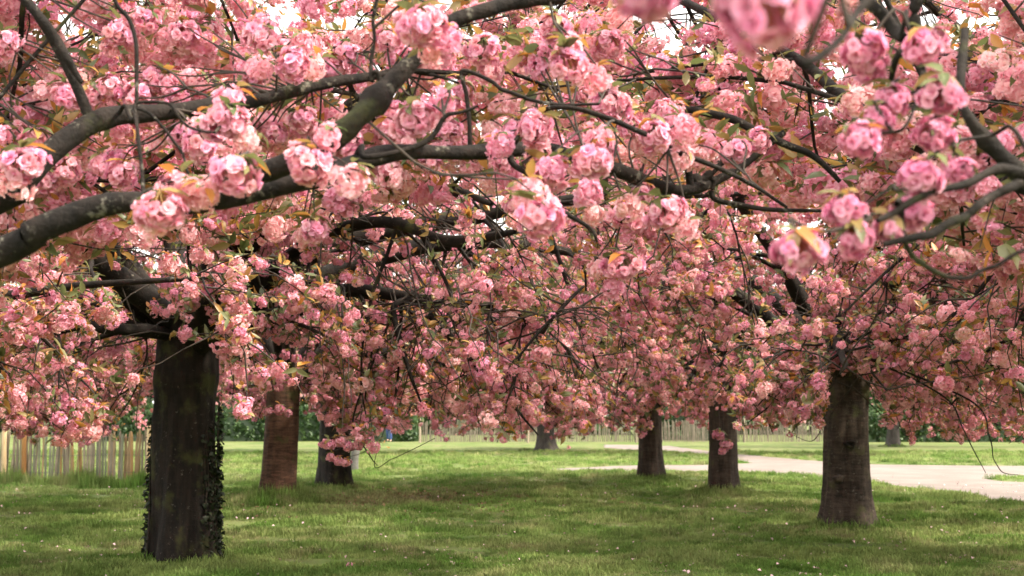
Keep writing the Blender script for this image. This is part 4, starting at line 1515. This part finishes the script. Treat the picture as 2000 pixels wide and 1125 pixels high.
def tuft_mesh(nb, spread, h, w):
    V, F = [], []
    for k in range(nb):
        a = random.uniform(0, 6.28)
        r_ = spread * math.sqrt(random.random())
        x, y = math.cos(a) * r_, math.sin(a) * r_
        b_ = random.uniform(0, 6.28)
        lean_ = random.uniform(.1, .9)
        hh = h * random.uniform(.5, 1.2)
        dx, dy = math.cos(b_), math.sin(b_)
        sx, sy = -dy * w / 2, dx * w / 2
        o_ = len(V)
        V += [(x - sx, y - sy, -.01), (x + sx, y + sy, -.01), (x + dx * hh * lean_ * .35 + sx * .8, y + dy * hh * lean_ * .35 + sy * .8, hh * .6),
              (x + dx * hh * lean_ * .35 - sx * .8, y + dy * hh * lean_ * .35 - sy * .8, hh * .6), (x + dx * hh * lean_, y + dy * hh * lean_, hh * (1 - .3 * lean_))]
        F.append((o_, o_ + 1, o_ + 2, o_ + 3))
        F.append((o_ + 3, o_ + 2, o_ + 4, o_ + 4))
    V = np.array(V)
    q = np.array([f for f in F[::2]])
    t3 = np.array([f[:3] for f in F[1::2]])
    return mk_mesh('grass_tuft', V, [q, t3], [M_BLADE])


P_GRASS = protos([tuft_mesh(20, .10, .072, .009) for _ in range(5)])
NG = 60000
v_ = RNG.random(NG)
yy = 12.2 + 48 * v_ ** 2.1
xx = RNG.uniform(-1, 1, NG) * (yy * .40 + .6)
okg = path_dist(xx, yy) > .04
for b_ in BASE.values():
    okg &= np.hypot(xx - b_[0], yy - b_[1]) > .3
xx, yy = xx[okg], yy[okg]
clump = np.array([noise.noise(Vector((a * .9, b_ * .9, 0))) + .6 * noise.noise(Vector((a * 2.8, b_ * 2.8, 5))) for a, b_ in zip(xx, yy)])
sc = np.clip(.85 + 1.2 * clump, .3, 2.6) * (1 + (yy - 12) * .012)
okg = RNG.random(len(xx)) < np.clip(1.0 + clump * 1.2, .25, 1)
xx, yy, sc = xx[okg], yy[okg], sc[okg]
pts = np.column_stack([xx, yy, ground_h(xx, yy)])
rots = np.column_stack([RNG.normal(0, .12, len(xx)), RNG.normal(0, .12, len(xx)), RNG.uniform(0, 6.28, len(xx))])
scl = np.column_stack([np.clip(sc, .8, 1.5), np.clip(sc, .8, 1.5), sc])
# longer unmown grass round trunk feet and along the fence
ex, ey, es = [], [], []
for key, cnt, rad, hh in (('ivy', 160, .7, 1.5), ('red', 700, .95, 5.0), ('knotted', 300, .9, 2.6), ('straight', 240, .9, 3.2), ('black', 200, .7, 2.4), ('leaning', 200, .7, 2.6), ('far_grey', 200, .9, 2.0), ('far_slim', 100, .7, 1.8)):
    b_ = BASE[key]
    a = RNG.uniform(0, 6.28, cnt)
    r_ = TRUNKS[key][2] * .95 + np.abs(RNG.normal(0, rad * .35, cnt))
    ex += list(b_[0] + np.cos(a) * r_)
    ey += list(b_[1] + np.sin(a) * r_)
    es += list(hh * np.exp(-(r_ - .3) / .5) * RNG.uniform(.6, 1.2, cnt))
u = RNG.uniform(0, flen, 900)
ex += list(fA[0] + fdir[0] * u + RNG.normal(0, .05, 900))
ey += list(fA[1] + fdir[1] * u - np.abs(RNG.normal(0, .25, 900)))
es += list(RNG.uniform(2.0, 7.5, 900) * (.6 + .5 * np.sin(u * 2.1) ** 2))
ex, ey, es = map(np.array, (ex, ey, es))
pts = np.vstack([pts, np.column_stack([ex, ey, ground_h(ex, ey)])])
rots = np.vstack([rots, np.column_stack([RNG.normal(0, .12, len(ex)), RNG.normal(0, .12, len(ex)), RNG.uniform(0, 6.28, len(ex))])])
scl = np.vstack([scl, np.column_stack([np.clip(es, .8, 1.3), np.clip(es, .8, 1.3), es])])
g = scatter('grass', None, pts, rots, scl, P_GRASS)
g['label'] = 'short uneven lawn grass, longer round the trunks and fence'
g['category'] = 'grass'

# fallen petals, dry leaves and daisies on the lawn
def speck(name, m_, bend, w):
    V = np.array([(0, 0, 0), (.5, w, bend), (1, 0, bend * .3), (.5, -w, bend), (.5, 0, 0)]) * .035
    return mk_mesh(name, V, [np.array([(0, 4, 1), (1, 4, 2), (2, 4, 3), (3, 4, 0)])], [m_])


for nm, m_, cnt, lab in (('fallen_petals', plain('fallen_petal', (.80, .55, .58), .7, .15), 1400, 'scattered pale pink petals fallen on the lawn'),
                         ('fallen_leaves', plain('dry_leaf', (.22, .13, .065), .8, .3), 900, 'dry brown leaves littering the worn patch of lawn')):
    if nm == 'fallen_petals':
        y = 12.5 + 24 * RNG.random(cnt) ** 1.4
        x = RNG.uniform(-1, 1, cnt) * y * .38
        s_ = RNG.uniform(.6, 1.4, cnt)
    else:
        y = bare[1] + RNG.normal(0, 2.2, cnt)
        x = bare[0] + RNG.normal(0, 1.6, cnt)
        s_ = RNG.uniform(.8, 2.0, cnt)
    z = ground_h(x, y) + .02 + RNG.uniform(0, .025, cnt)
    so = scatter(nm, None, np.column_stack([x, y, z]), np.column_stack([RNG.normal(0, .4, cnt), RNG.normal(0, .4, cnt), RNG.uniform(0, 6.28, cnt)]), s_, protos([speck(nm, m_, .35, .42)]))
    so['label'] = lab
    so['category'] = 'petals' if nm == 'fallen_petals' else 'leaves'

# one whole blossom lying on the grass near the bottom edge
fb = on_ground(684, 1112)
fz = float(ground_h(np.array([fb[0]]), np.array([fb[1]]))[0])
fo = new_obj('fallen_blossom', MESH_SPRIG[0], None, (fb[0], fb[1], fz + .06), (.4, .2, 1), 1.1)
fo['label'] = 'single pink blossom head lying on the lawn'
fo['category'] = 'blossom'
